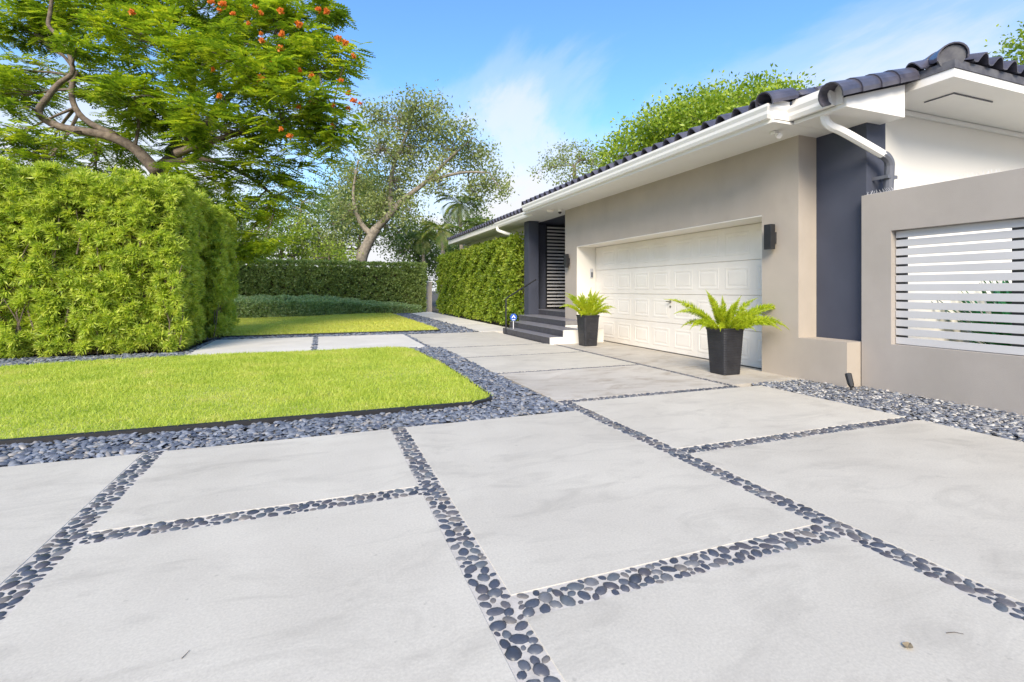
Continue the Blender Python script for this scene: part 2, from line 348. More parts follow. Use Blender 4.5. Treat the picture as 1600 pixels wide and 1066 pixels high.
# gravel: flat broken chips, thrown in two layers
CHIP = np.array([(-1, -.45, 0), (-.2, -.6, .05), (.9, -.35, 0), (1, .3, .02), (.1, .62, 0), (-.85, .4, 0), (-.7, -.3, .3), (.55, -.3, .34), (.6, .25, .3), (-.5, .3, .28)])
CHF = np.array([(0, 1, 6), (1, 7, 6), (1, 2, 7), (2, 3, 7), (3, 8, 7), (3, 4, 8), (4, 9, 8), (4, 5, 9), (5, 0, 9), (0, 6, 9), (6, 7, 8), (6, 8, 9)])
def chips(name, regions, mat, size, dens, z=-.03):
    Ps, Ss = [], []
    for x0, x1, y0, y1, k in regions:
        n = int((x1-x0)*(y1-y0)*dens*k); Ps.append(np.stack([rng.uniform(x0, x1, n), rng.uniform(y0, y1, n), z+rng.uniform(0, .032, n)], 1))
        Ss.append(size*rng.uniform(.55, 1.25, n)/k**.5)
    P = np.concatenate(Ps); S = np.concatenate(Ss)
    up = np.stack([rng.normal(0, .3, len(P)), rng.normal(0, .3, len(P)), np.ones(len(P))], 1)
    Rm = frames(up)
    return tag(tri_mesh_obj(name, scatter(CHIP, CHF, Rm, P, S), mat, None), kind='stuff')
mb = MB(); beds = [(-9, 2.3, 4.42, 5.08), (1.7, 2.38, 4.42, 10.36), (-2.3, 2.2, 10.2, 10.5), (-9, -2.3, 9.6, 12.0), (-2.4, 4.3, 13.73, 14.3), (3.28, 4.27, 14.3, 26.4)]
for i, b_ in enumerate(beds): mb.box(*b_, -.115, -.035-.001*i)
mb.box(5.175, 6.5, .6, 4.9, -.115, -.035)
tag(mb.build('gravel_base', M['soil']), kind='structure')
chips('slate_gravel', [(-4.2, 2.36, 4.43, 5.07, 1), (1.74, 2.35, 5.0, 10.3, .9), (1.3, 2.2, 10.3, 10.42, .7), (-2.4, 1.3, 10.3, 10.42, .7), (-2.42, -2.33, 10.4, 13.7, .6), (-8, -2.3, 9.7, 11.3, .6), (-.15, -.06, 10.45, 13.7, .7), (2.1, 2.18, 10.3, 13.6, .8),
      (-2.4, 4.25, 13.74, 14.28, .45), (3.3, 4.26, 14.3, 26.2, .3)], M['chip'], .034, 1500)
chips('mixed_gravel', [(5.18, 6.3, 1.6, 4.26, 1), (5.18, 6.06, 4.2, 4.88, 1)], M['mixchip'], .026, 2300)

# lawns
def arc(cx, cy, r, a0, a1, n=8): return [(cx+r*math.cos(R(a0+(a1-a0)*i/n)), cy+r*math.sin(R(a0+(a1-a0)*i/n))) for i in range(n+1)]
lawn1 = [(-9, 5.10), (1.45, 5.0)]+arc(1.47, 5.30, .28, -90, 0)+[(1.80, 7.5), (1.72, 9.6)]+arc(1.2, 9.85, .47, 0, 90)+[(-2.2, 10.32), (-4.5, 9.85), (-9, 9.7)]
lawn2 = [(-2.3, 14.32), (3.1, 14.32)]+arc(3.1, 14.5, .17, -90, 0)+[(3.3, 20), (3.28, 26.1), (1.5, 25.0), (-1.5, 23.7), (-5, 22.3), (-9, 21), (-9, 16.2), (-2.4, 16.2)]
def in_poly(P, poly):
    x, y = P[:, 0], P[:, 1]; ins = np.zeros(len(P), bool); q = poly
    for i in range(len(q)):
        (x0, y0), (x1, y1) = q[i], q[i-1]
        c = ((y0 > y) != (y1 > y)) & (x < (x1-x0)*(y-y0)/((y1-y0) or 1e-9)+x0); ins ^= c
    return ins
BL = ([(-.5, 0, 0), (.5, 0, 0), (.32, .25, .6), (-.32, .25, .6), (0, .75, 1)], [(0, 1, 2), (0, 2, 3), (3, 2, 4)])
def lawn(poly, x0, x1, y0, y1, dens, h, wd, mat, zb=.03):
    tag(MB().prism(poly, 2, -.11, zb).build('lawn', M['thatch']), kind='structure')
    n = int((x1-x0)*(y1-y0)*dens); P = np.stack([rng.uniform(x0, x1, n), rng.uniform(y0, y1, n), np.full(n, zb-.01)], 1); P = P[in_poly(P, poly)]; n = len(P)
    d = np.stack([rng.normal(0, .75, n), rng.normal(0, .75, n), np.ones(n)], 1)
    T = [(x*wd/h, y*.5, z) for x, y, z in BL[0]]
    patch = .88+.16*np.sin(P[:, 0]*1.9+np.sin(P[:, 1]*2.3))*np.sin(P[:, 1]*1.4+P[:, 0])
    return tag(tri_mesh_obj('grass', scatter(T, BL[1], frames(d), P, h*rng.uniform(.6, 1.25, n)*patch), mat, None), kind='stuff')
lawn(lawn1, -6.2, 1.85, 4.98, 10.4, 5000, .062, .0095, M['grass'])
lawn(lawn2, -4.5, 3.35, 14.3, 26.2, 1100, .07, .022, M['grass2'])
def edging(pts, label):
    mb = MB(); n = len(pts); V = []; off = .014
    for i, p in enumerate(pts):
        a = Vector(pts[max(i-1, 0)]); b = Vector(pts[min(i+1, n-1)]); t = (b-a).normalized(); nn = Vector((t.y, -t.x))
        for s_, z in ((0, -.1), (1, -.1), (1, .036), (0, .042)): V.append((p[0]+nn.x*off*2*s_, p[1]+nn.y*off*2*s_, z))
    Fc = [(i*4+j, i*4+(j+1) % 4, i*4+4+(j+1) % 4, i*4+4+j) for i in range(n-1) for j in range(4)]+[(0, 1, 2, 3), ((n-1)*4, (n-1)*4+3, (n-1)*4+2, (n-1)*4+1)]
    tag(mb.add(V, Fc).build('lawn_edging', M['black']), label, 'edging', 'black lawn edgings')
edging(lawn1[:13], 'black plastic edging strip along the front lawn beside the slate gravel')
edging(lawn2[:12], 'black plastic edging strip round the far lawn beyond the path')

# ------------------------------------------------------------------ the house
house = thing('house', 'single storey beige house with white double garage door and dark tiled roof', 'house', (6.06, 5, 0))
WX = 6.06
SOF = 3.30
# walls
MB().box(WX, 6.4, 4.94, 5.54, -.2, SOF+.2).box(WX, 6.4, 5.54, 11.22, 2.30, SOF+.2).box(WX, 6.4, 11.22, 11.86, -.2, SOF+.2).box(WX, 6.398, 4.27, 4.94, -.2, .55).build('garage_wall', M['beige'], house)
MB().box(6.402, 6.76, 4.26, 5.29, -.2, SOF+.2).build('slate_wall', M['slate'], house, .005)
box('white_wall', M['cream'], house, 6.764, 13, 4.47, 4.8, -.2, 3.66)
box('wall_moulding', M['white'], house, 6.77, 13, 4.42, 4.468, 3.58, 3.645, .01)
# garage recess and door
MB().box(6.402, 6.62, 11.22, 11.5, -.2, 2.5).build('door_jamb', M['cream'], house)
MB().box(6.402, 6.62, 5.3, 5.54, -.2, 2.5).build('door_jamb', M['cream'], house)
MB().box(WX+.004, 6.62, 11.214, 11.219, -.1, 2.297).build('jamb_lining', M['cream'], house)
MB().box(WX+.004, 6.62, 5.541, 5.546, -.1, 2.297).build('jamb_lining', M['cream'], house)
MB().box(WX+.004, 6.62, 5.547, 11.213, 2.285, 2.298).build('door_head', M['cream'], house)
MB().box(6.402, 6.62, 5.54, 11.22, 2.302, 2.5).build('door_head', M['cream'], house)
DX, DZ0 = 6.60, -.075
gd = box('garage_door', M['door'], house, DX+.022, DX+.06, 5.5, 11.3, DZ0, 2.45)
sec = .585
for r in range(4):
    z0 = DZ0+.012+r*sec
    box('door_section', M['door'], gd, DX+.004, DX+.02, 5.56, 11.2, z0+.004, z0+sec-.004, .004, 1)
    for c in range(8):
        yc = 10.60-.675*c; a, b, za, zb = yc-.265, yc+.265, z0+.10, z0+sec-.10
        V = []; rings = [(0, DX+.003), (.012, DX-.001), (.035, DX-.001), (.05, DX+.003), (.062, DX+.003), (.09, DX-.002)]
        for k, x in rings: V += [(x, a+k, za+k), (x, b-k, za+k), (x, b-k, zb-k), (x, a+k, zb-k)]
        Fc = [(i*4+j, i*4+4+j, i*4+4+(j+1) % 4, i*4+(j+1) % 4) for i in range(len(rings)-1) for j in range(4)]+[(20, 23, 22, 21)]
        MB().add(V, Fc).build('panel', M['door'], gd)
box('bottom_seal', M['black'], gd, DX-.004, DX+.05, 5.56, 11.2, DZ0-.03, DZ0+.01)
MB().tube([(DX-.06, 8.33, .965), (DX-.06, 8.21, .965)], .011, 8).tube([(DX+.01, 8.27, .965), (DX-.06, 8.27, .965)], .012, 8).tube([(DX+.01, 8.27, .965), (DX-.012, 8.27, .965)], .03, 10).build('handle', M['chrome'], gd)
MB().tube([(DX+.01, 8.27, .86), (DX-.012, 8.27, .86)], .022, 10).build('lock', M['chrome'], gd)
# garage roof body, soffit, fascia
PITCH = .29
def roof_z(x): return 3.50+PITCH*(x-5.25)
MB().prism([(5.30, 3.44), (6.8, 3.44), (10, 3.44), (10, roof_z(10)), (5.30, roof_z(5.30))], 1, 4.70, 12.7).build('roof_deck', M['tile_edge'], house)
MB().box(5.30, 6.4, 4.66, 13.0, SOF, SOF+.03).build('soffit', M['white'], house)
MB().prism([(5.625, SOF), (6.65, SOF), (6.65, 3.70), (5.625, 3.41)], 1, 3.97, 4.655).build('gable_box', M['white'], house)
MB().box(5.275, 5.296, 4.66, 12.72, SOF-.005, 3.53).build('fascia', M['white'], house)
# porch and wing roof
MB().box(6.405, 8.5, 11.86, 14.9, SOF-.02, SOF+.02).build('porch_ceiling', M['slate'], house)
MB().box(5.55, 6.4, 13.0, 22.6, SOF, SOF+.03).build('soffit', M['white'], house)
MB().box(5.53, 5.55, 12.74, 22.6, SOF-.01, 3.46).build('fascia', M['white'], house)
MB().prism([(5.55, 3.42), (10, 3.42), (10, 3.47+PITCH*4.45), (5.55, 3.47)], 1, 12.72, 22.6).build('roof_deck', M['tile_edge'], house)
MB().box(6.3, 6.6, 14.95, 22.4, -.2, SOF).build('wing_wall', M['cream'], house)
MB().box(5.92, 6.25, 14.0, 14.37, -.1, SOF-.002).build('porch_pillar', M['slate'], house, .006)
MB().box(6.252, 6.66, 14.38, 14.5, .3, SOF-.03).build('porch_wall', M['slate'], house)
MB().box(6.402, 8.3, 11.50, 11.84, -.2, SOF-.03).build('porch_wall', M['slate'], house)
MB().box(7.52, 8.3, 14.38, 14.5, .3, SOF-.03).build('porch_wall', M['slate'], house)
MB().box(8.3, 8.4, 11.5, 17, -.1, SOF+.02).box(6.61, 8.3, 16.9, 17, -.1, SOF+.02).box(6.602, 8.3, 14.51, 16.9, SOF, SOF+.02).box(6.602, 6.66, 14.51, 16.9, -.1, SOF-.002).build('porch_wall', M['slate'], house)
# gutters (K profile) --------------------------------------------------------
def gutter(pts, end_caps=True):
    prof = [(0, 0), (.062, 0), (.085, .045), (.088, .085), (.11, .13), (.11, .165), (.10, .168), (.0, .15)]   # outwards, up
    V = []; n = len(pts)
    for i, p in enumerate(pts):
        p = Vector(p); ds = []
        if i > 0: ds.append((p-Vector(pts[i-1])).normalized())
        if i < n-1: ds.append((Vector(pts[i+1])-p).normalized())
        ns = [Vector((-d.y, d.x, 0)) for d in ds]; m_ = sum(ns, Vector()).normalized(); m_ /= m_.dot(ns[0])
        V += [tuple(p+m_*o_+Vector((0, 0, z))) for o_, z in prof]
    k = len(prof)
    Fc = [(i*k+j, i*k+(j+1) % k, (i+1)*k+(j+1) % k, (i+1)*k+j) for i in range(n-1) for j in range(k)]+[tuple(range(k)), tuple((n-1)*k+j for j in range(k))]
    return MB().add(V, Fc).build('gutter', M['white'], house)
gutter([(5.615, 4.08, 3.345), (5.615, 4.75, 3.345), (5.275, 4.75, 3.345), (5.275, 12.72, 3.345)])
gutter([(5.53, 12.76, 3.26), (5.53, 15.75, 3.26)])
# flashing plates above the gutter's corner
MB().box(5.28, 5.56, 4.655, 4.67, 3.34, 3.58).box(5.60, 5.618, 4.0, 4.655, 3.345, 3.60).build('flashing', M['white'], house)
# roof tiles -----------------------------------------------------------------
def stile(wd, ln, h=.108, th=.016, seg=7):          # a barrel with a pan beside it; x = up the slope, y = across
    prof = [(-wd*.5, .012), (-wd*.36, .0), (-wd*.2, .008)]
    prof += [(-wd*.2+wd*.7*(i+1)/seg, .008+h*math.sin(math.pi*(i+1)/seg*.985)) for i in range(seg)]
    n = len(prof); V = [(x, y, z+t) for x, up in ((0, 0), (ln, 0)) for t in (0, -th) for y, z in prof]
    Fc = []
    for i in range(n-1):
        Fc += [(i, i+1, 2*n+i+1, 2*n+i), (n+i, 3*n+i, 3*n+i+1, n+i+1), (i, n+i, n+i+1, i+1), (2*n+i, 2*n+i+1, 3*n+i+1, 3*n+i)]
    me = bpy.data.meshes.new('roof_tile'); me.from_pydata(V, [], Fc); me.materials.append(M['tile'])
    bm = bmesh.new(); bm.from_mesh(me); bmesh.ops.recalc_face_normals(bm, faces=bm.faces); bm.to_mesh(me); bm.free()
    return me
TS = .29; tme = stile(TS, .42)
ang = math.atan(PITCH)
HL = house.location
def tile_row(y0, n, x, z, first=True):
    for i in range(n):
        o = link('roof_tile', tme, None, house, Vector((x, y0+TS*i, z))-HL); o.rotation_euler = (random.uniform(-.02, .02), -ang, random.uniform(-.015, .015))
tile_row(4.83, 28, 5.20, 3.515)
tile_row(12.86, 34, 5.47, 3.47)
tv = np.array([v.co for v in tme.vertices]); tf = np.array([p.vertices[:] for p in tme.polygons])
def tile_stuff(y0, n, x, z, rows):
    P = np.array([(x+.36*r*math.cos(ang), y0+TS*i, z+.36*r*math.sin(ang)+.012*(r > 0)) for r in range(1, rows) for i in range(n)])
    Rm = np.tile(np.array(Matrix.Rotation(-ang, 3, 'Y')), (len(P), 1, 1))
    tag(tri_mesh_obj('upper_roof_tiles', scatter(tv, tf, Rm, P, np.ones(len(P))), M['tile'], house, tuple(HL)), kind='stuff')
tile_stuff(4.83, 28, 5.20, 3.515, 8); tile_stuff(12.86, 34, 5.47, 3.47, 8)
def cap(p, q, r0, r1, name='ridge_tile', a0=-5, a1=185, th=.016, mat=None):   # a half-round cap from p (low, wide end) to q
    p, q = Vector(p), Vector(q); t = (q-p).normalized(); a = Vector((-t.y, t.x, 0)).normalized(); b = t.cross(a)
    if b.z < 0: b = -b
    seg = 12; V = []
    for c, r in ((p, r0), (q, r1)):
        for rr in (r, r-th):
            for i in range(seg+1):
                an = R(a0+(a1-a0)*i/seg); V.append(c+a*math.cos(an)*rr+b*math.sin(an)*rr)
    n = seg+1; Fc = []
    for i in range(seg): Fc += [(i, i+1, 2*n+i+1, 2*n+i), (n+i, 3*n+i, 3*n+i+1, n+i+1), (i, n+i, n+i+1, i+1), (2*n+i, 2*n+i+1, 3*n+i+1, 3*n+i)]
    Fc += [(0, 2*n, 3*n, n), (seg, n+seg, 3*n+seg, 2*n+seg)]
    return MB().add(V, Fc).build(name, mat or M['tile'], house, smooth=False)
# rake caps climbing the end of the garage roof: hang over the gable box
rk = [Vector((5.42+.325*i, 3.99, 3.405+.325*i*PITCH)) for i in range(5)]
for i in range(4):
    a_, b_ = rk[i], rk[i+1]; dx = (b_-a_).normalized()
    cap(a_-dx*.03, b_+dx*.02, .15, .132, 'rake_tile', -38, 200)
cap((5.17, 4.70, 3.535), (5.62, 4.70, 3.66), .13, .12, 'rake_tile', -20, 200)
# main roof with its hipped corner
CX0, CY0, CZ = 6.78, 3.53, 3.65
MB().box(CX0+.02, 13, CY0+.02, 4.466, CZ, CZ+.03).build('soffit', M['white'], house)
MB().box(CX0+.02, 8.2, 4.468, 9, CZ, CZ+.03).build('soffit', M['white'], house)
MB().box(CX0, CX0+.018, CY0, 9, CZ-.005, CZ+.095).box(CX0+.018, 13, CY0, CY0+.018, CZ-.005, CZ+.095).build('fascia', M['white'], house)
MB().box(CX0-.012, CX0+.015, CY0-.012, 9, CZ+.097, CZ+.19).box(CX0+.015, 13, CY0-.012, CY0+.015, CZ+.097, CZ+.19).build('drip_course', M['tile_edge'], house)
MB().add([(CX0+.02, CY0+.02, CZ+.12), (13, CY0+.02, CZ+.12), (13, 9, CZ+.12), (CX0+.02, 9, CZ+.12), (CX0+.02+2.7, CY0+.02+2.7, CZ+.12+2.7*PITCH), (13, CY0+2.72, CZ+.12+2.7*PITCH), (CX0+2.72, 9, CZ+.12+2.7*PITCH), (13, 9, CZ+.12+2.7*PITCH)],
         [(0, 1, 5, 4), (0, 4, 6, 3), (4, 5, 7, 6), (0, 3, 2, 1), (1, 2, 7, 5), (2, 3, 6, 7)]).build('roof_deck', M['tile_edge'], house)
for i in range(3):
    o = link('roof_tile', tme, None, house, Vector((CX0-.06, CY0+.36+TS*i, CZ+.20))-HL); o.rotation_euler = (0, -ang, 0)
for i in range(14):
    o = link('roof_tile', tme, None, house, Vector((CX0+.40+TS*i, CY0-.06, CZ+.20))-HL); o.rotation_euler = (random.uniform(-.02, .02), -ang, R(90)+random.uniform(-.015, .015)); o.scale = (1, -1, 1)
hp = [Vector((CX0+.02+.30*i, CY0+.02+.30*i, CZ+.245+.30*PITCH*i)) for i in range(4)]
for i in range(3): cap(hp[i], hp[i+1], .15-.002*i, .135, 'ridge_tile', -15, 195)
mb = MB(); hv = hp[0]; mb.tube([hv+Vector((.02, .02, .0)), hv+Vector((.06, .06, .012))], .13, 14); mb.build('ridge_mortar', M['tile_edge'], house)
# attic hatch in the soffit
MB().box(7.36, 8.15, 3.84, 4.14, CZ-.012, CZ-.003).build('soffit_hatch', M['white'], house, .002, seg=1)
MB().box(7.345, 8.165, 3.825, 3.836, CZ-.016, CZ-.002).box(7.345, 7.356, 3.838, 4.155, CZ-.016, CZ-.002).build('hatch_trim', M['greypipe'], house)

# downspouts ----------------------------------------------------------------
def spout(pts, rad, mat, name, parent, k=8): return MB().tube(pts, rad, k).build(name, mat, parent, smooth=False)
ds = thing('downspout', 'white downspout bending into a grey pipe beside the screen wall', 'downspout', (6.55, 4.2, 0), 'roof downspouts')
def smoothpath(pts, n=6):
    out = []; P = [Vector(p) for p in pts]; P = [P[0]]+P+[P[-1]]
    for i in range(1, len(P)-2):
        for j in range(n):
            t = j/n; a, b, c, d = P[i-1:i+3]
            out.append(.5*((2*b)+(-a+c)*t+(2*a-5*b+4*c-d)*t*t+(-a+3*b-3*c+d)*t**3))
    return out+[P[-2]]
spout(smoothpath([(5.70, 4.30, 3.35), (5.705, 4.28, 3.24), (5.76, 4.25, 3.17), (5.92, 4.2, 3.10), (6.46, 4.10, 2.86)]), .052, M['white'], 'upper_pipe', ds)
spout(smoothpath([(6.44, 4.105, 2.868), (6.52, 4.10, 2.835), (6.575, 4.10, 2.77), (6.59, 4.11, 2.66), (6.59, 4.13, 2.2), (6.59, 4.16, 1.0), (6.59, 4.16, .1)]), .055, M['greypipe'], 'lower_pipe', ds, 10)
MB().box(6.50, 6.68, 4.07, 4.09, 2.575, 2.615).box(6.50, 6.52, 4.09, 4.258, 2.575, 2.615).box(6.66, 6.68, 4.09, 4.258, 2.575, 2.615).build('strap', M['greypipe'], ds)
ds2 = thing('downspout', 'white downspout curving from the far eave towards the slate porch pillar', 'downspout', (5.7, 14.6, 0), 'roof downspouts')
spout(smoothpath([(5.47, 15.6, 3.27), (5.48, 15.55, 3.16), (5.58, 15.3, 3.07), (6.02, 14.8, 2.84), (6.1, 14.7, 2.6), (6.1, 14.68, .1)]), .05, M['white'], 'pipe', ds2)

# porch steps ----------------------------------------------------------------
st = thing('porch_steps', 'four charcoal tiled porch steps leading up to the slatted gate', 'steps', (4.7, 11.5, 0))
for X0, X1, z0, z1, y0, y1 in [(4.72, 5.05, 0, .15, 9.99, 13.0), (5.05, 5.57, 0, .30, 9.99, 13.35), (5.57, 6.25, 0, .45, 10.9, 13.95), (6.25, 8.2, 0, .60, 11.9, 14.36)]:
    core = MB().box(X0+.014, X1+.02, y0+.003, y1, -.1, z1-.014).build('step', M['grout'], st)
    n = max(3, round((y1-y0)/.5)); dy = (y1-y0)/n
    for i in range(n):
        a, b = y0+dy*i+.003, y0+dy*(i+1)-.003
        box('tile', M['steptile'], core, X0, X0+.012, a, b, z1-.148, z1-.013, .002, 1)
        box('tile', M['treadtile'], core, X0-.006, X1-.001 if X1 < 7 else 6.9, a, b, z1-.012, z1, .002, 1)
MB().box(4.722, 5.05, 9.93, 9.985, -.1, .148).box(5.05, 6.055, 9.93, 9.985, -.1, .298).box(5.57, 6.055, 9.987, 10.895, .1, .298).build('cheek', M['cream'], st)
MB().box(5.575, 6.055, 10.90, 11.86, .302, .33).build('landing', M['cream'], st)
hr = thing('handrail', 'thin black metal handrail rising along the porch steps', 'handrail', (4.72, 12.75, 0))
MB().box(4.70, 4.735, 12.73, 12.765, 0, .965).build('post', M['darkmetal'], hr)
MB().tube([(4.717, 12.747, .95), (4.80, 12.79, 1.0), (5.95, 13.55, 1.50)], .022, 6).build('rail', M['darkmetal'], hr)
MB().box(4.67, 4.765, 12.70, 12.795, 0, .012).build('foot_plate', M['darkmetal'], hr)
# entry gate with slats
eg = thing('entry_gate', 'dark slatted metal gate at the top of the porch steps', 'gate', (6.66, 14.40, .6))
for i in range(24):
    z = .66+i*.108
    box('slat', M['slatdark'], eg, 6.70, 7.48, 14.36, 14.376, z, z+.052)
MB().box(6.662, 6.70, 14.355, 14.395, .6, 3.27).box(7.48, 7.52, 14.355, 14.395, .6, 3.27).build('frame', M['darkmetal'], eg)
# sign
sg = thing('yard_sign', 'small blue octagonal security sign on a white stake by the handrail', 'sign', (4.86, 12.55, .15))
oc = [(4.86+.105*math.cos(R(22.5+45*i)), .46+.105*math.sin(R(22.5+45*i))) for i in range(8)]
MB().prism(oc, 1, 12.545, 12.553).build('sign_board', M['signblue'], sg)
MB().prism([(4.80, .44), (4.86, .53), (4.92, .44), (4.89, .44), (4.86, .485), (4.83, .44)], 1, 12.540, 12.544).prism([(4.81, .405), (4.91, .405), (4.90, .385), (4.82, .385)], 1, 12.540, 12.544).build('emblem', M['signwhite'], sg)
MB().box(4.852, 4.868, 12.554, 12.566, .15, .46).build('stake', M['signwhite'], sg)

# wall lights, camera, floodlight, keypad -------------------------------------
def wall_lamp(y, label):
    t = thing('wall_lamp', label, 'wall light', (WX, y, 1.95), 'wall lights beside the garage door')
    MB().prism([(WX-.13, y-.06), (WX-.045, y-.06), (WX-.045, y+.06), (WX-.13, y+.06)], 2, 1.775, 2.13).build('shade', M['black'], t, .004)
    box('bracket', M['darkmetal'], t, WX-.044, WX-.002, y-.045, y+.045, 1.86, 2.02)
    MB().tube([(WX-.087, y, 1.768), (WX-.087, y, 1.774)], .035, 12).build('lens', M['glass'], t)
wall_lamp(5.33, 'black box wall light to the right of the garage door')
wall_lamp(11.62, 'black box wall light left of the garage door near the porch')
cm = thing('security_camera', 'small white dome camera under the eave above the porch corner', 'camera', (5.85, 11.75, SOF))
MB().tube([(5.85, 11.75, SOF-.002), (5.85, 11.75, SOF-.06)], [.06, .055], 14).build('base', M['white'], cm)
MB().tube([(5.85, 11.75, SOF-.062), (5.85, 11.75, SOF-.09), (5.85, 11.75, SOF-.115)], [.05, .042, .02], 14).build('lens', M['darkmetal'], cm, smooth=True)
sl = thing('soffit_light', 'round cream light fixture on the soffit above the porch', 'light', (5.65, 11.9, SOF))
MB().tube([(5.65, 11.9, SOF-.002), (5.65, 11.9, SOF-.03), (5.65, 11.9, SOF-.06)], [.10, .10, .06], 16).build('housing', M['cream'], sl)
fl = thing('floodlight', 'small white floodlight under the garage roof corner', 'light', (5.62, 4.95, SOF))
MB().box(5.58, 5.66, 4.90, 4.98, SOF-.045, SOF-.002).build('base', M['white'], fl, .008)
MB().tube([(5.62, 4.91, SOF-.045), (5.61, 4.87, SOF-.07), (5.60, 4.84, SOF-.09)], [.02, .036, .038], 12).build('lamp_head', M['white'], fl)
kp = thing('keypad', 'small grey keypad on the white jamb left of the garage door', 'keypad', (6.47, 11.21, 1.62))
box('housing', M['slatwhite'], kp, 6.44, 6.52, 11.185, 11.212, 1.50, 1.74, .006); box('cover', M['greypipe'], kp, 6.455, 6.505, 11.18, 11.184, 1.52, 1.65)

# screen wall with slats -------------------------------------------------------
sw = thing('screen_wall', 'low beige garden wall with a slatted white window at the right', 'wall', (6.3, 3.4, 0))
MB().box(6.30, 6.55, 3.91, 4.255, -.2, 2.37).box(6.30, 6.55, -2, 3.91, -.2, .555).box(6.30, 6.55, -2, 3.91, 1.90, 2.37).box(6.30, 6.55, -2, .6, .555, 1.9).build('wall', M['screenbeige'], sw, 0)
pn = thing('slat_panel', 'pale grey horizontal slat screen filling the opening of the garden wall', 'screen', (6.40, 3.3, .56))
ns = 13; hgt = (1.892-.562-.079)/(ns-1)
for i in range(ns):
    z = .562+i*hgt; box('slat', M['slatwhite'], pn, 6.375, 6.40, .62, 3.905, z, z+.079, .002, 1)
for y in (3.81, 2.76, 1.4, .66): box('post', M['darkmetal'], pn, 6.402, 6.44, y, y+.09, .56, 1.895)
sp_ = thing('bird_spikes', 'strip of clear bird spikes on top of the garden wall', 'bird spikes', (6.40, 3.6, 2.37))
box('strip', M['white'], sp_, 6.33, 6.36, 2.9, 4.24, 2.37, 2.377)
mb = MB()
for i in range(66):
    y = 2.92+i*.02; mb.tube([(6.345, y, 2.376), (6.345+random.choice((-.05, -.02, .03)), y+random.uniform(-.006, .006), 2.376+random.uniform(.03, .045))], .0014, 3)
tag(mb.build('spikes', M['signwhite'], sp_), kind='stuff')
# courtyard behind the screen
tag(box('courtyard_paving', M['path'], None, 6.56, 13, -2, 4.46, -.12, -.01), kind='structure')
def strap_plant(x, y, n, l, label):
    t = thing('strap_leaf_plant', label, 'plant', (x, y, 0), 'dark leaved plants behind the slats')
    for i in range(n):
        a = random.uniform(0, 6.28); e = random.uniform(.75, 1.4); V = []; q = 6
        for k in range(q+1):
            s_ = k/q; rr = l*math.cos(e)*s_; z = l*math.sin(e)*s_-.22*l*s_*s_; wd = .07*math.sin(math.pi*min(1, s_*.85+.12))
            c_ = Vector((x+math.cos(a)*rr, y+math.sin(a)*rr, z)); nn = Vector((-math.sin(a), math.cos(a), 0))
            V += [c_-nn*wd, c_+Vector((0, 0, -.01)), c_+nn*wd]
        Fc = [f for k in range(q) for f in ((3*k, 3*k+1, 3*k+4, 3*k+3), (3*k+1, 3*k+2, 3*k+5, 3*k+4))]
        MB().add(V, Fc).build('leaf', M['strap'], t)
for i, (x, y, l) in enumerate([(8.75, 3.75, 1.75), (9.5, 3.95, 1.9), (8.15, 3.35, 1.15), (10.3, 4.0, 1.8)]):
    strap_plant(x, y, 46, l, ['largest dark green strap leaved plant behind the middle of the slats', 'tall dark green strap leaved plant behind the slats at the right frame edge', 'low dark green strap leaved plant just behind the lowest slats', 'dark green strap leaved plant farthest from the slats by the white wall'][i])
# spotlight in the gravel
spt = thing('garden_spotlight', 'small black garden spotlight standing in the gravel at the wall corner', 'spotlight', (5.82, 4.05, 0))
MB().tube([(5.82, 4.05, -.02), (5.82, 4.05, .025)], [.05, .045], 12).build('base', M['greypipe'], spt)
MB().tube([(5.82, 4.05, .02), (5.82, 4.05, .07)], .012, 8).build('stem', M['black'], spt)
MB().tube([(5.815, 4.04, .06), (5.825, 4.06, .09), (5.85, 4.10, .17), (5.86, 4.115, .20)], [.022, .034, .036, .036], 12, cap=False).build('hood', M['black'], spt)
MB().tube([(5.845, 4.092, .155), (5.846, 4.094, .16)], .031, 12).build('lens', M['glass'], spt)

# planters and foxtail ferns ----------------------------------------------------
def make_pot(x, y, label):
    t = thing('planter', label, 'planter', (x, y, 0), 'charcoal planters in front of the garage')
    V = []; H_ = .66; nr = 35
    prof = [(.145, 0.004), (.15, .012)]+[(.15+.035*k/nr+(.0010 if k % 2 else -.0010), .02+(H_-.06)*k/nr) for k in range(nr+1)]+[(.19, H_-.03), (.195, H_-.02), (.195, H_), (.175, H_), (.168, H_-.05)]
    def ring(hw, z):
        out = []; rr = hw*.22
        for cx, cy, a0 in ((1, 1, 0), (-1, 1, 90), (-1, -1, 180), (1, -1, 270)):
            for a in (0, 30, 60, 90): out.append((x+cx*(hw-rr)+rr*math.cos(R(a0+a)), y+cy*(hw-rr)+rr*math.sin(R(a0+a)), z))
        return out
    for hw, z in prof: V += ring(hw, z)
    k = 16; n = len(prof)
    Fc = [(i*k+j, i*k+(j+1) % k, (i+1)*k+(j+1) % k, (i+1)*k+j) for i in range(n-1) for j in range(k)]+[tuple(range(k))]
    MB().add(V, Fc).build('pot', M['pot'], t)
    MB().add(ring(.172, H_-.045), [tuple(range(k))]).build('soil', M['soil'], t)
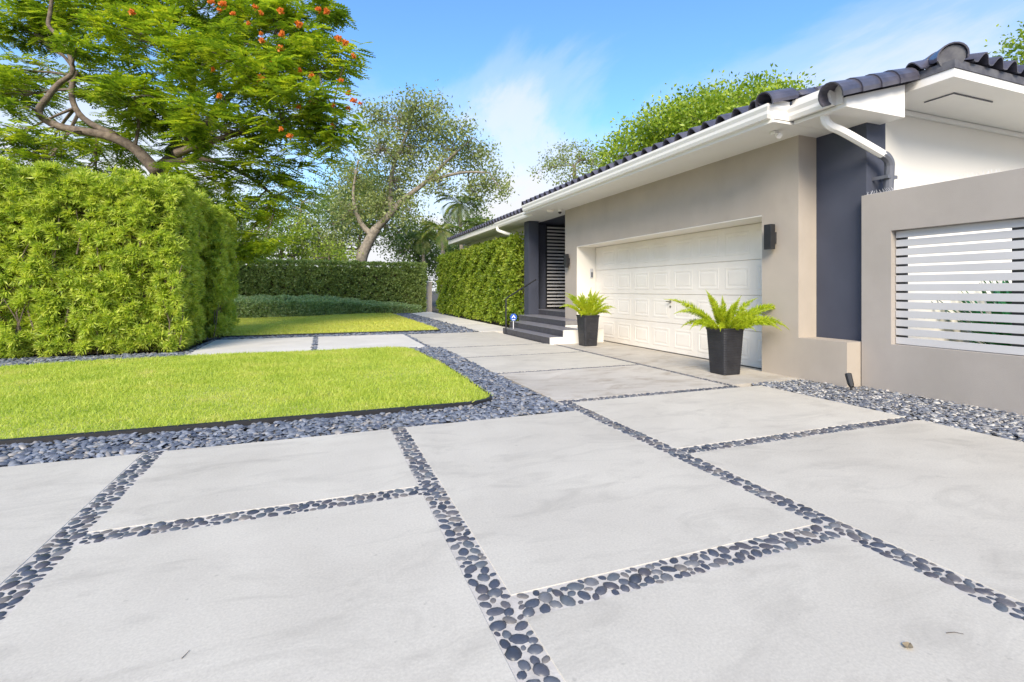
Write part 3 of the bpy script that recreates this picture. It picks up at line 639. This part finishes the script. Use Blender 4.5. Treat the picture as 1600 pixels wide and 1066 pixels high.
def plume_mesh(l, e0, bend, r0, nd=520):
    q = 16; C = [Vector((0, 0, 0))]; e = e0
    for i in range(q): e -= bend/q*(.4+1.2*i/q); C.append(C[-1]+Vector((math.cos(e), 0, math.sin(e)))*l/q)
    C = np.array(C); s_ = rng.uniform(.08, 1, nd)**.9; i = np.clip((s_*q).astype(int), 0, q-1); fr = (s_*q-i)[:, None]
    P = C[i]*(1-fr)+C[i+1]*fr; T = C[i+1]-C[i]; T /= np.linalg.norm(T, axis=1, keepdims=True)
    rad = unit(nd); rad -= (rad*T).sum(1, keepdims=True)*T; rad /= np.linalg.norm(rad, axis=1, keepdims=True)
    taper = np.clip(np.minimum(s_*5+.35, (1.02-s_)*2.4), .12, 1); D = rad+T*.75
    V, Fc = scatter(*leaf(1, .14), frames(D), P, r0*1.25*taper*rng.uniform(.75, 1.2, nd))
    mb = MB().tube([tuple(c) for c in C], list(np.interp(np.arange(q+1)/q, [0, .15, .6, 1], [.004, .010, .010, .002])), 5)
    tf_ = []
    for f in mb.f:
        for a in range(1, len(f)-1): tf_.append((f[0], f[a], f[a+1]))
    V2, F2 = merge([(V, Fc), (np.array(mb.v), np.array(tf_))])
    me = mesh_np('frond', V2, F2); me.materials.append(M['fern']); return me
PL = [plume_mesh(.52, R(82), R(30), .05), plume_mesh(.60, R(68), R(50), .053), plume_mesh(.66, R(55), R(85), .05), plume_mesh(.55, R(42), R(95), .048), plume_mesh(.70, R(50), R(50), .045), plume_mesh(.42, R(85), R(20), .046)]
def fern(x, y, z, spec, label):
    t = thing('foxtail_fern', label, 'fern', (x, y, z), 'foxtail ferns in the charcoal planters')
    for a, m_, sc, r in spec:
        o = link('frond', PL[m_], None, t, (r*math.cos(R(a)), r*math.sin(R(a)), 0)); o.rotation_euler = (random.uniform(-.15, .15), 0, R(a)); o.scale = (sc,)*3
p1, p2 = (5.42, 5.60), (5.38, 9.46)
make_pot(*p1, 'tall square charcoal planter nearest the camera, by the right door edge')
make_pot(*p2, 'tall square charcoal planter near the porch steps, left of the door')
def spec(n, seed, wide):
    random.seed(seed); out = []
    for i in range(n):
        a = i*137.5+random.uniform(-15, 15); u = i/n
        m_ = random.choice([0, 5, 1]) if u < .35 else random.choice([1, 4, 2]) if u < .7 else random.choice([2, 3, 4])
        out.append((a, m_, random.uniform(.8, 1.1)*wide*(1.4 if u < .35 else 1.15 if u < .7 else 1), .02+.12*u))
    return out
random.seed(11)
P1 = [(159, 4, 1.35, .08), (166, 2, 1.15, .12), (150, 3, 1.0, .12), (175, 4, .95, .10), (159, 0, 1.22, .06), (140, 0, 1.05, .05), (100, 0, 1.2, .06), (60, 5, 1.25, .04), (20, 1, 1.0, .03), (-5, 0, 1.05, .06), (-21, 1, 1.1, .07),
      (-21, 4, 1.12, .08), (-10, 4, .85, .09), (-30, 4, .95, .10), (-21, 2, 1.38, .12), (-35, 3, 1.15, .13), (-62, 3, 1.22, .14), (-85, 3, .75, .15), (-110, 2, .8, .14), (-140, 3, .8, .14), (-165, 3, 1.0, .13), (-75, 1, .75, .06), (-120, 1, .8, .05),
      (200, 1, .9, .06), (45, 2, 1.0, .10), (90, 3, 1.0, .12), (-45, 2, .85, .08), (-15, 2, 1.0, .08), (-95, 5, .9, .04), (-48, 3, 1.35, .15), (-5, 3, 1.2, .14), (185, 3, 1.1, .14)]
fern(*p1, .615, P1, 'spreading foxtail fern with long arching plumes in the nearest planter')
fern(*p2, .615, spec(27, 5, .88), 'compact upright foxtail fern in the planter near the porch steps')

# ------------------------------------------------------------------ hedges
def face_points(n, x0, x1, y0, y1, z0, z1, sides, lump=.10, depth=.22):
    """points and outward normals over the sides of a clipped hedge"""
    areas = {'-y': (x1-x0)*(z1-z0), '+y': (x1-x0)*(z1-z0), '-x': (y1-y0)*(z1-z0), '+x': (y1-y0)*(z1-z0), '+z': (x1-x0)*(y1-y0)}
    tot = sum(areas[s_] for s_ in sides); Ps, Ns = [], []
    for s_ in sides:
        k = int(n*areas[s_]/tot); a = rng.uniform(x0, x1, k); b = rng.uniform(y0, y1, k); c = rng.uniform(z0, z1, k); nn = np.zeros((k, 3))
        if s_ == '-y': b[:] = y0; nn[:, 1] = -1
        if s_ == '+y': b[:] = y1; nn[:, 1] = 1
        if s_ == '-x': a[:] = x0; nn[:, 0] = -1
        if s_ == '+x': a[:] = x1; nn[:, 0] = 1
        if s_ == '+z': c[:] = z1; nn[:, 2] = 1
        Ps.append(np.stack([a, b, c], 1)); Ns.append(nn)
    P, Nn = np.concatenate(Ps), np.concatenate(Ns)
    lm = np.sin(P[:, 0]*5.1+P[:, 2]*3.3)*np.sin(P[:, 1]*4.3+P[:, 2]*4.7+1)*lump+np.sin(P[:, 0]*11+P[:, 1]*9)*np.sin(P[:, 2]*12+P[:, 0]*3)*lump*.7
    P = P+Nn*(lm-np.abs(rng.normal(0, depth, len(P))))[:, None]
    return P, Nn
def hedge(name, label, cat, bx, sides, mat, n, tuft, size, jitter=.6, core=.3, lump=.1, dp=.14, stems=0, group=None, clump=0):
    x0, x1, y0, y1, z0, z1 = bx; loc = ((x0+x1)/2, (y0+y1)/2, 0)
    t = thing(name, label, cat, loc, group)
    P, Nn = face_points(n, x0, x1, y0, y1, z0, z1, sides, lump, dp)
    D = Nn+unit(len(P))*jitter+np.array([0, 0, .25])
    if clump:                                       # shoots grouped into rounded clumps with gaps between them
        P, Nn = face_points(n//clump, x0, x1, y0, y1, z0, z1, sides, lump, dp)
        P, Nn = np.repeat(P, clump, 0), np.repeat(Nn, clump, 0); d_ = unit(len(P)); dt = (d_*Nn).sum(1, keepdims=True); d_ = np.where(dt < -.1, d_-2*dt*Nn, d_)
        P = P+d_*np.repeat(rng.uniform(.05, .13, len(P)//clump), clump)[:, None]*np.array([1, 1, .8])-Nn*.08; D = d_+Nn*.35+np.array([0, 0, .3])+unit(len(P))*.25
    parts = []
    for i, tf_ in enumerate(tuft):
        sel = np.arange(len(P)) % len(tuft) == i
        parts.append(scatter(*tf_, frames(D[sel]), P[sel], size*rng.uniform(.55, 1.35, sel.sum())))
    fo = tri_mesh_obj('foliage', merge(parts), mat, t, loc)
    # interior: loose leaves on an inner body, and stems
    ci = core; k = int(n*.45)
    P2, N2 = face_points(k, x0+ci, x1-ci, y0+ci, y1-ci, z0, z1-ci, sides, lump, .05)
    tri_mesh_obj('inner_foliage', scatter(*tuft[0], frames(N2+unit(len(P2))), P2, size*rng.uniform(1.0, 1.6, len(P2))), mat, t, loc)
    MB().box(x0+ci+.1, x1-ci-.1, y0+ci+.1, y1-ci-.1, 0, z1-ci-.1).build('shade_core', M['twig'], t)  # solid brown block added inside so the gaps between leaves look shaded
    if stems:
        mb = MB()
        for i in range(stems):
            s_ = random.choice(sides[:2]); x = random.uniform(x0, x1); y = random.uniform(y0, y1)
            if s_ == '-y': y = y0+.16
            if s_ == '+x': x = x1-.16
            if s_ == '-x': x = x0+.16
            q = Vector((x, y, random.uniform(0, z1*.6))); mb.tube([q, q+Vector((random.uniform(-.08, .08), random.uniform(-.05, .05), .35)), q+Vector((random.uniform(-.15, .15), random.uniform(-.08, .08), .8))], [.014, .011, .006], 5)
        tag(mb.build('stems', M['bark'], t), kind='stuff')
    return t
tufts = [rosette(14, 1, .17, .62) for _ in range(4)]
hedge('podocarpus_hedge', 'big bright green clipped hedge with narrow leaves at the left', 'hedge', (-9, -2.52, 11.12, 13.5, .08, 3.34), ['-y', '+x', '+z'], M['podo'], 15500, tufts, .118, .55, .36, .07, .09, 90, 'clipped narrow leaved hedges at the left', 12)
hedge('podocarpus_hedge', 'lower further section of the narrow leaved hedge stepping out toward the path', 'hedge', (-5, -2.22, 13.75, 15.9, .08, 3.16), ['-y', '+x', '+z'], M['podo'], 8000, tufts, .118, .55, .36, .07, .09, 30, 'clipped narrow leaved hedges at the left', 12)
sp1 = [rosette(5, 1, .42, .9) for _ in range(3)]
hedge('clipped_hedge', 'long dark green clipped hedge across the back of the far lawn', 'hedge', (-9, 5.35, 27.0, 28.4, .05, 2.62), ['-y', '+x', '+z'], M['clusia'], 10000, sp1, .13, .45, .3, .05, .06)
hedge('clipped_hedge', 'tall yellow green hedge beside the porch and the walkway', 'hedge', (5.62, 6.12, 14.55, 25.2, .1, 2.86), ['-x', '-y', '+z'], M['ficus'], 9000, sp1, .115, .55, .2, .09, .08)
# ground-cover shrubs in front of the dark hedge
def cover():
    t = thing('ground_cover_shrubs', 'low grey green shrub bed in front of the dark hedge', 'shrubs', (-1, 25, 0))
    n = 15000; x = rng.uniform(-9, 5.0, n); yf = 22.4+.46*(x+3.7)+.3*np.sin(x*1.3); yf = np.clip(yf, 19.5, 26.6); y = yf+(26.9-yf)*rng.uniform(0, 1, n)
    k = np.clip((y-yf)/.7, 0, 1)**.5; hh = np.interp(x, [-9, 0, 2.5, 5], [.92, .9, .6, .4])
    z = hh*k*(.88+.12*np.sin(x*3.1)*np.sin(y*3.7))-np.abs(rng.normal(0, .03, n)); fr = rng.uniform(0, 1, n) < .35
    y[fr] = yf[fr]+rng.uniform(0, .2, fr.sum()); z[fr] = rng.uniform(.03, 1, fr.sum())*hh[fr]*.8
    D = np.stack([rng.normal(0, .5, n), -.8+rng.normal(0, .4, n), np.ones(n)*.8], 1)
    tri_mesh_obj('foliage', scatter(*sp1[0], frames(D), np.stack([x, y, np.maximum(z, .03)], 1), .12*rng.uniform(.7, 1.2, n)), M['ground_cover'], t, (-1, 25, 0))
    mb = MB()
    for i in range(60): 
        xx = random.uniform(-5, 4.5); q = Vector((xx, 25.2+.2*random.random(), 0)); mb.tube([q, q+Vector((random.uniform(-.1, .1), random.uniform(-.2, .1), .3))], [.012, .006], 4)
    tag(mb.build('stems', M['twig'], t), kind='stuff')
cover()

# ------------------------------------------------------------------ trees
def nearest(pts, p):
    return min(pts, key=lambda q: (q[0]-p).length)
def tree(name, label, base, limbs, lobes, mat, bark, kind, per, size, twigs=.5, group=None, squash=.7, shell=.55, branch=True, flowers=None):
    """limbs: polylines of (x, y, z, r); lobes: (centre, radius); leaf clusters sit at the ends of twigs grown from the limbs"""
    t = thing(name, label, 'tree', base, group)
    off = Vector(base); spine = []
    for i, lm in enumerate(limbs):
        pts = smoothpath([p[:3] for p in lm], 4); rr = np.interp(np.linspace(0, len(lm)-1, len(pts)), np.arange(len(lm)), [p[3] for p in lm])
        MB().tube(pts, list(rr), 9).build('trunk' if i == 0 else 'limb', bark, t, smooth=True)
        spine += [(p, r) for p, r in zip(pts, rr)]
    C, Dm = [], []; mb = MB()
    for c, r in lobes:
        c = Vector(c); k = max(4, int(per*r*r)); sub = []
        if branch:
            s0 = nearest(spine[max(0, len(spine)//12):], c)
            mid = (s0[0]+c)/2+Vector((random.uniform(-.2, .2), random.uniform(-.2, .2), random.uniform(-.1, .25)))*r
            br = min(s0[1]*.7, .02+.035*r); mb.tube(smoothpath([s0[0], mid, c], 3), list(np.linspace(br, br*.45, 7)), 6)
            sub = [mid, (mid+c)/2, c]
        d = unit(k); rad = r*(shell+(1-shell)*rng.uniform(0, 1, k)**.6)
        P = np.array(c)+d*rad[:, None]*np.array([1, 1, squash])
        C.append(P); Dm.append(d)
        if branch:
            for j in range(0, k, max(1, int(1/twigs))):
                p = Vector(P[j]); q = random.choice(sub); m_ = (p+q)/2+Vector((random.uniform(-.1, .1), random.uniform(-.1, .1), random.uniform(0, .12)))*r
                mb.tube([q, m_, p], [br*.35, br*.22, .006], 4)
    if mb.v: tag(mb.build('branches', bark, t), kind='stuff')
    P = np.concatenate(C); d = np.concatenate(Dm); n = len(P); parts = []
    if kind == 'feather':
        fr = 6; P2 = np.repeat(P, fr, 0)+rng.normal(0, .09, (n*fr, 3)); a = rng.uniform(0, 6.28, n*fr)
        D = np.stack([np.cos(a), np.sin(a), rng.uniform(-.35, .2, n*fr)], 1)+np.repeat(d, fr, 0)*np.array([.4, .4, .25])
        Rm = frames(D, rng.normal(0, .28, n*fr)); parts.append(scatter(*FEATHER, Rm, P2, size*rng.uniform(.65, 1.15, n*fr)))
    elif kind == 'round':
        q = 14; P2 = np.repeat(P, q, 0)+rng.normal(0, size*1.5, (n*q, 3)); D = np.repeat(d, q, 0)*.7+unit(n*q)+np.array([0, 0, .1])
        parts.append(scatter(*leaf(1, .55), frames(D), P2, size*rng.uniform(.6, 1.25, n*q)))
    else:
        q = 15; P2 = np.repeat(P, q, 0)+rng.normal(0, size*1.25, (n*q, 3))
        parts.append(scatter(*leaf(1, .5), frames(unit(n*q)+np.array([0, 0, -.2])), P2, size*rng.uniform(.6, 1.25, n*q)))
    tri_mesh_obj('crown', merge(parts), mat, t, base)
    if flowers:
        T, Fc = leaf(1, .8); V, G = scatter(T, Fc, frames(unit(46)+np.array([0, 0, .5])), rng.normal(0, .3, (46, 3))*np.array([1, 1, .7]), rng.uniform(.6, 1.0, 46))
        me = mesh_np('flower_cluster', V, G); me.materials.append(M['flower'])
        for p, s_ in flowers:
            o = link('flower_cluster', me, None, t, Vector(p)-off); o.scale = (s_,)*3; o.rotation_euler = (0, 0, random.uniform(0, 6))
    return t
def feather():
    V, Fc = [], []
    q = 7
    for i in range(q):
        s_ = (i+.6)/q; y = -.22*s_*s_; ln = .30*math.sin(math.pi*(.18+.74*s_))
        for sg_ in (-1, 1):
            n = len(V); a = Vector((0, y, s_)); b = Vector((sg_*ln, y-.08*ln, s_+.12)); w_ = .085
            V += [tuple(a+Vector((0, 0, -w_))), tuple((a+b)/2+Vector((0, .02, -w_*1.1))), tuple(b), tuple((a+b)/2+Vector((0, .02, w_*1.1)))]
            Fc += [(n, n+1, n+2), (n, n+2, n+3)]
    return np.array(V), np.array(Fc)
FEATHER = feather()
def pl(seq, d): return [(*at(x, y, dd), r) for (x, y, dd, r) in [(s_ if len(s_) == 4 else (s_[0], s_[1], d, s_[2])) for s_ in seq]]

# flame tree behind the left hedge
D0 = 15.5
g0 = at(246, 300, D0); b0 = (g0.x, g0.y, 0)
limbs = [[(b0[0]-.1, b0[1], 0, 0.304)]+pl([(246, 300, 0.240), (252, 262, 0.216)], D0),
         pl([(252, 262, 0.192), (285, 232, 0.152), (335, 180, 0.112), (385, 120, 0.072), (440, 70, 0.040)], D0),
         pl([(246, 270, 0.176), (210, 232, 0.144), (165, 212, 0.124), (100, 200, 0.108), (66, 184, 0.096), (62, 170, 0.092), (76, 150, 0.080), (92, 131, 0.072), (112, 116, 0.064), (112, 98, 0.061), (104, 76, 0.060), (90, 56, 0.056), (76, 40, 0.054), (78, 22, 0.052), (84, -20, 0.040)], 14.5),
         pl([(180, 212, 15, 0.096), (130, 185, 0.088), (112, 150, 0.080), (118, 112, 0.072)], 15.5),
         pl([(262, 250, 0.128), (300, 150, 0.096), (300, 60, 0.064), (310, -20, 0.040)], 16.5),
         pl([(275, 240, 0.112), (350, 215, 0.080), (440, 190, 0.056), (520, 170, 0.032)], 14),
         pl([(262, 255, 0.112), (330, 250, 0.080), (395, 280, 0.056), (430, 310, 0.032)], 15)]
random.seed(21)
lb = [(430, 50, 85, 15), (505, 95, 62, 14.5), (530, 195, 40, 14), (500, 225, 52, 14.2), (440, 170, 85, 14), (350, 100, 95, 14), (250, 70, 95, 15), (345, 200, 75, 13.5), (250, 170, 80, 15), (420, 255, 60, 14.5),
      (330, 280, 60, 14.5), (150, 30, 70, 16), (40, 150, 50, 16), (150, 270, 50, 15.5), (30, 40, 60, 17), (20, 215, 40, 16), (160, 130, 60, 16.5), (330, -10, 100, 15), (470, 20, 60, 15.5), (390, 330, 50, 15), (450, 300, 40, 14.8), (415, 370, 32, 14.6), (300, 330, 45, 15), (60, 265, 45, 16), (345, 370, 42, 15),
      (200, -15, 65, 15.5), (80, 0, 50, 16), (545, 80, 24, 14.3), (290, 215, 60, 16), (200, 235, 45, 16), (410, 110, 60, 13.2), (30, 110, 40, 16.5), (100, 215, 24, 13.8), (60, 50, 50, 16.8), (25, 130, 40, 17.5), (150, 215, 45, 17), (70, 240, 45, 17), (290, 300, 50, 16), (120, 75, 26, 13.8), (48, 205, 22, 13.8), (210, 150, 50, 13.6), (30, 170, 26, 14), (480, 150, 50, 13.2), (380, 390, 30, 15)]
lobes = [(at(x, y, d), r*d/F) for x, y, r, d in lb]
fl_px = [(208, 18), (438, 20), (495, 15), (500, 20), (510, 22), (410, 55), (437, 52), (407, 25), (528, 64), (540, 70), (555, 85), (408, 65), (440, 80), (470, 108), (482, 115), (530, 127), (548, 146), (555, 155), (521, 166), (545, 166), (491, 161), (515, 198), (438, 200), (452, 213), (335, 112), (340, 152), (390, 40), (362, 20), (330, 2), (345, 8), (402, 122), (412, 124), (560, 165), (465, 165), (340, 20), (425, 97), (470, 40), (395, 10)]
flw = [(at(x+random.uniform(-4, 4), y+random.uniform(-4, 4), 13.0 if x < 480 else 13.6), random.uniform(.06, .11)) for x, y in fl_px]
tree('flame_tree', 'large spreading tree with feathery leaves and orange flowers behind the left hedge', b0, limbs, lobes, M['poinciana'], M['bark'], 'feather', 29, .52, .3, squash=.5, shell=.3, flowers=flw)

# loose olive-leaved tree behind the dark hedge
D1 = 33
g1 = at(558, 440, D1); b1 = (g1.x, g1.y, 0)
limbs = [[(*b1[:2], 0, .5), (*at(563, 412, D1), .40)]+pl([(574, 382, .34), (588, 357, .31)], D1),
         pl([(587, 358, .27), (605, 340, .235), (624, 318, .21), (642, 303, .18), (668, 282, .14), (700, 250, .09), (740, 215, .04)], D1),
         pl([(582, 368, .22), (566, 352, .18), (556, 328, .13), (552, 300, .09), (560, 250, .05)], D1),
         pl([(612, 335, .2), (610, 290, .16), (618, 250, .12), (640, 200, .07)], D1),
         pl([(665, 285, .12), (720, 270, .09), (765, 270, .05)], D1)]
random.seed(5)
lb = [(620, 190, 42), (665, 200, 48), (700, 235, 42), (740, 245, 36), (770, 280, 30), (640, 245, 45), (590, 230, 40), (685, 285, 32), (740, 300, 34), (615, 285, 38), (560, 280, 40), (650, 165, 26), (680, 165, 22), (720, 200, 26), (595, 320, 36), (545, 330, 34), (640, 330, 28), (785, 300, 14), (580, 180, 24), (760, 235, 18)]
tree('oak_tree', 'loose olive leaved tree with pale leaning trunk behind the dark hedge', b1, limbs, [(at(x, y, D1+random.uniform(-1.5, 1.5)), r*D1/F) for x, y, r in lb], M['olive'], M['barkpale'], 'loose', 29, .23, .5, squash=.85, shell=.25)

# round bright tree behind the garage roof
def simple_tree(name, label, px, d, lb, mat, kind, per, size, group=None, shell=.7, squash=.8, r=.3, bark='bark', twigs=.12):
    g = at(px, 440, d); b = (g.x, g.y, 0); top = min(lb, key=lambda l: l[1])
    c = at(sum(l[0] for l in lb)/len(lb), sum(l[1] for l in lb)/len(lb), d)
    limbs = [[(*b[:2], 0, r), (b[0]*.6+c.x*.4, b[1]*.6+c.y*.4, c.z*.5, r*.75), (c.x, c.y, c.z, r*.4)]]
    return tree(name, label, b, limbs, [(at(x, y, d+random.uniform(-.06, .06)*d), rr*d/F) for x, y, rr in lb], mat, M[bark], kind, per, size, twigs, group, squash, shell)
simple_tree('round_tree', 'dense round bright green tree behind the garage roof', 1110, 27, [(1095, 205, 62), (1150, 182, 50), (1040, 215, 48), (990, 235, 40), (1190, 165, 40), (1080, 178, 38), (1225, 160, 28), (1130, 165, 36), (960, 245, 26), (1150, 235, 70), (1050, 255, 55), (1185, 142, 20), (1030, 190, 24), (1000, 205, 18), (1215, 185, 50)], M['fresh'], 'round', 62, .23)
simple_tree('small_tree', 'small olive green tree poking up left of the round tree behind the roof', 900, 36, [(870, 245, 28), (905, 240, 26), (930, 250, 30), (850, 265, 18), (890, 275, 30), (940, 280, 30)], M['olive'], 'loose', 26, .20, shell=.3)
simple_tree('side_tree', 'leafy branch tips of a tree above the roof at the right edge', 1680, 20, [(1610, 85, 34), (1650, 60, 60), (1700, 100, 70), (1590, 100, 18)], M['fresh'], 'round', 40, .17, shell=.4)
# background planting beyond the dark hedge
bgs = [('background_tree', 'dark dense tree behind the leaning trunk', 555, 40, [(560, 330, 55), (520, 350, 45), (600, 350, 50), (545, 290, 40), (640, 370, 40), (500, 390, 40), (590, 300, 35)], 'mid', .24, 30),
       ('background_tree', 'green bush behind the gate pillar between the two hedges', 690, 40, [(680, 430, 26), (700, 405, 26), (660, 410, 24), (720, 400, 26)], 'mid', .2, 34),
       ('background_tree', 'pale green bush rising over the hedge right of the flame tree', 430, 34, [(420, 370, 40), (450, 355, 35), (480, 375, 32), (400, 395, 40), (460, 400, 40)], 'fresh', .20, 30),
       ('background_tree', 'olive bush between the flame tree and the leaning trunk', 500, 36, [(495, 380, 32), (520, 395, 30), (470, 345, 22), (540, 385, 30)], 'olive', .20, 26),
       ('background_tree', 'mid green tree right of the leaning trunk above the hedge', 650, 38, [(650, 385, 34), (680, 395, 32), (625, 395, 30), (665, 360, 24)], 'mid', .20, 30),
       ('background_tree', 'leafy tree low behind the left part of the flame tree', 330, 30, [(330, 360, 60), (280, 330, 60), (380, 380, 45), (220, 330, 60), (120, 330, 80), (20, 320, 80), (370, 330, 40)], 'mid', .22, 22),
       ('background_tree', 'pale tree crown seen through the gap beside the flame tree', 450, 46, [(450, 330, 40), (490, 310, 34), (430, 290, 36), (520, 330, 34)], 'mid', .22, 16)]
bgs += [('background_tree', 'leafy green crown behind the palms left of the wing roof', 730, 44, [(720, 372, 38), (760, 375, 34), (690, 385, 34), (745, 345, 22)], 'mid', .24, 24),
        ('background_tree', 'small bright bush over the dark hedge right of the pale bush', 520, 31, [(515, 400, 22), (540, 405, 20), (490, 402, 20)], 'fresh', .18, 30)]
for nm, lab, px, d, lb, mt, sz, per in bgs: simple_tree(nm, lab, px, d, lb, M[mt], 'round' if mt != 'olive' else 'loose', per*1.0, sz, 'trees beyond the dark hedge', shell=.45, r=.22)
# palms
def palm(px, ytop, d, n, l, label):
    g = at(px, 440, d); top = at(px, ytop, d); t = thing('palm_tree', label, 'palm', (g.x, g.y, 0), 'palms beyond the walkway')
    MB().tube([(g.x, g.y, 0), (g.x+.15, g.y, top.z*.5), tuple(top)], [.17, .13, .11], 8).build('trunk', M['barkpale'], t, smooth=True)
    for i in range(n):
        a = i*2.4+random.uniform(-.2, .2); e0 = random.uniform(-.1, 1.2); V, Fc = [], []; q = 18; c = Vector(top); e = e0
        for k in range(q):
            e -= .10; dvec = Vector((math.cos(a)*math.cos(e), math.sin(a)*math.cos(e), math.sin(e))); c = c+dvec*l/q; sd_ = Vector((-math.sin(a), math.cos(a), 0)); s_ = k/q
            ln = l*.34*math.sin(math.pi*(.12+.85*s_))
            for sg_ in (-1, 1):
                b_ = c+sd_*sg_*ln*.85+dvec*ln*.4+Vector((0, 0, -.28*ln)); m_ = (b_+c)/2+Vector((0, 0, .06*ln)); n_ = len(V); w_ = dvec*.035
                V += [c-w_, m_-w_, b_, m_+w_]; Fc += [(n_, n_+1, n_+2), (n_, n_+2, n_+3)]
        MB().add(V, Fc).build('frond', M['palm'], t)
palm(718, 318, 34, 22, 2.0, 'yellowish palm crown standing tallest above the walkway hedge')
palm(690, 360, 31, 18, 1.7, 'green palm standing left of the wing roof over the dark hedge')
palm(748, 352, 32, 18, 1.6, 'green palm half hidden behind the wing roof edge')
palm(660, 372, 36, 16, 1.7, 'small palm beside the leaning trunk over the dark hedge')
# gate pillar at the end of the walkway
gp = thing('gate_pillar', 'beige stucco pillar between the dark hedge and the bright hedge', 'pillar', (5.62, 27.9, 0))
box('shaft', M['beige'], gp, 5.42, 5.82, 27.6, 28.0, -.1, 1.62); box('cap', M['cream'], gp, 5.39, 5.85, 27.57, 28.03, 1.622, 1.69, .01)

# fallen bits on the driveway
def dry_leaf(x, y, l, rot, label):
    V = []; q = 6
    for k in range(q+1):
        s_ = k/q-.5; wd = .42*l*math.sin(math.pi*(k/q*.9+.05)); zc = .004*abs(s_)*2+.002
        V += [(s_*l, -wd, zc+.005), (s_*l, 0, zc), (s_*l, wd, zc+.004)]
    Fc = [f for k in range(q) for f in ((3*k, 3*k+1, 3*k+4, 3*k+3), (3*k+1, 3*k+2, 3*k+5, 3*k+4))]
    c_, s2 = math.cos(rot), math.sin(rot)
    o = MB().add([(a*c_-b*s2, a*s2+b*c_, z) for a, b, z in V], Fc).build('dry_leaf', M['dryleaf']); o.location = (x, y, 0)
    tag(o, label, 'leaf')
dry_leaf(1.84, 1.09, .036, .3, 'curled brown leaf lying on the nearest right concrete slab')
def twig(a, b, label):
    a, b = Vector(a), Vector(b); o = MB().tube([a, (a+b)/2+Vector((.004, .004, .001)), b], [.0012, .001, .0007], 5).build('twig', M['twig']); tag(o, label, 'twig', 'twigs on the driveway')
twig((2.04, 1.085, .003), (2.09, 1.06, .003), 'thin dry twig on the slab right of the curled brown leaf')
twig((-.42, 1.90, .003), (-.405, 1.935, .003), 'tiny twig on the large slab at the lower left')
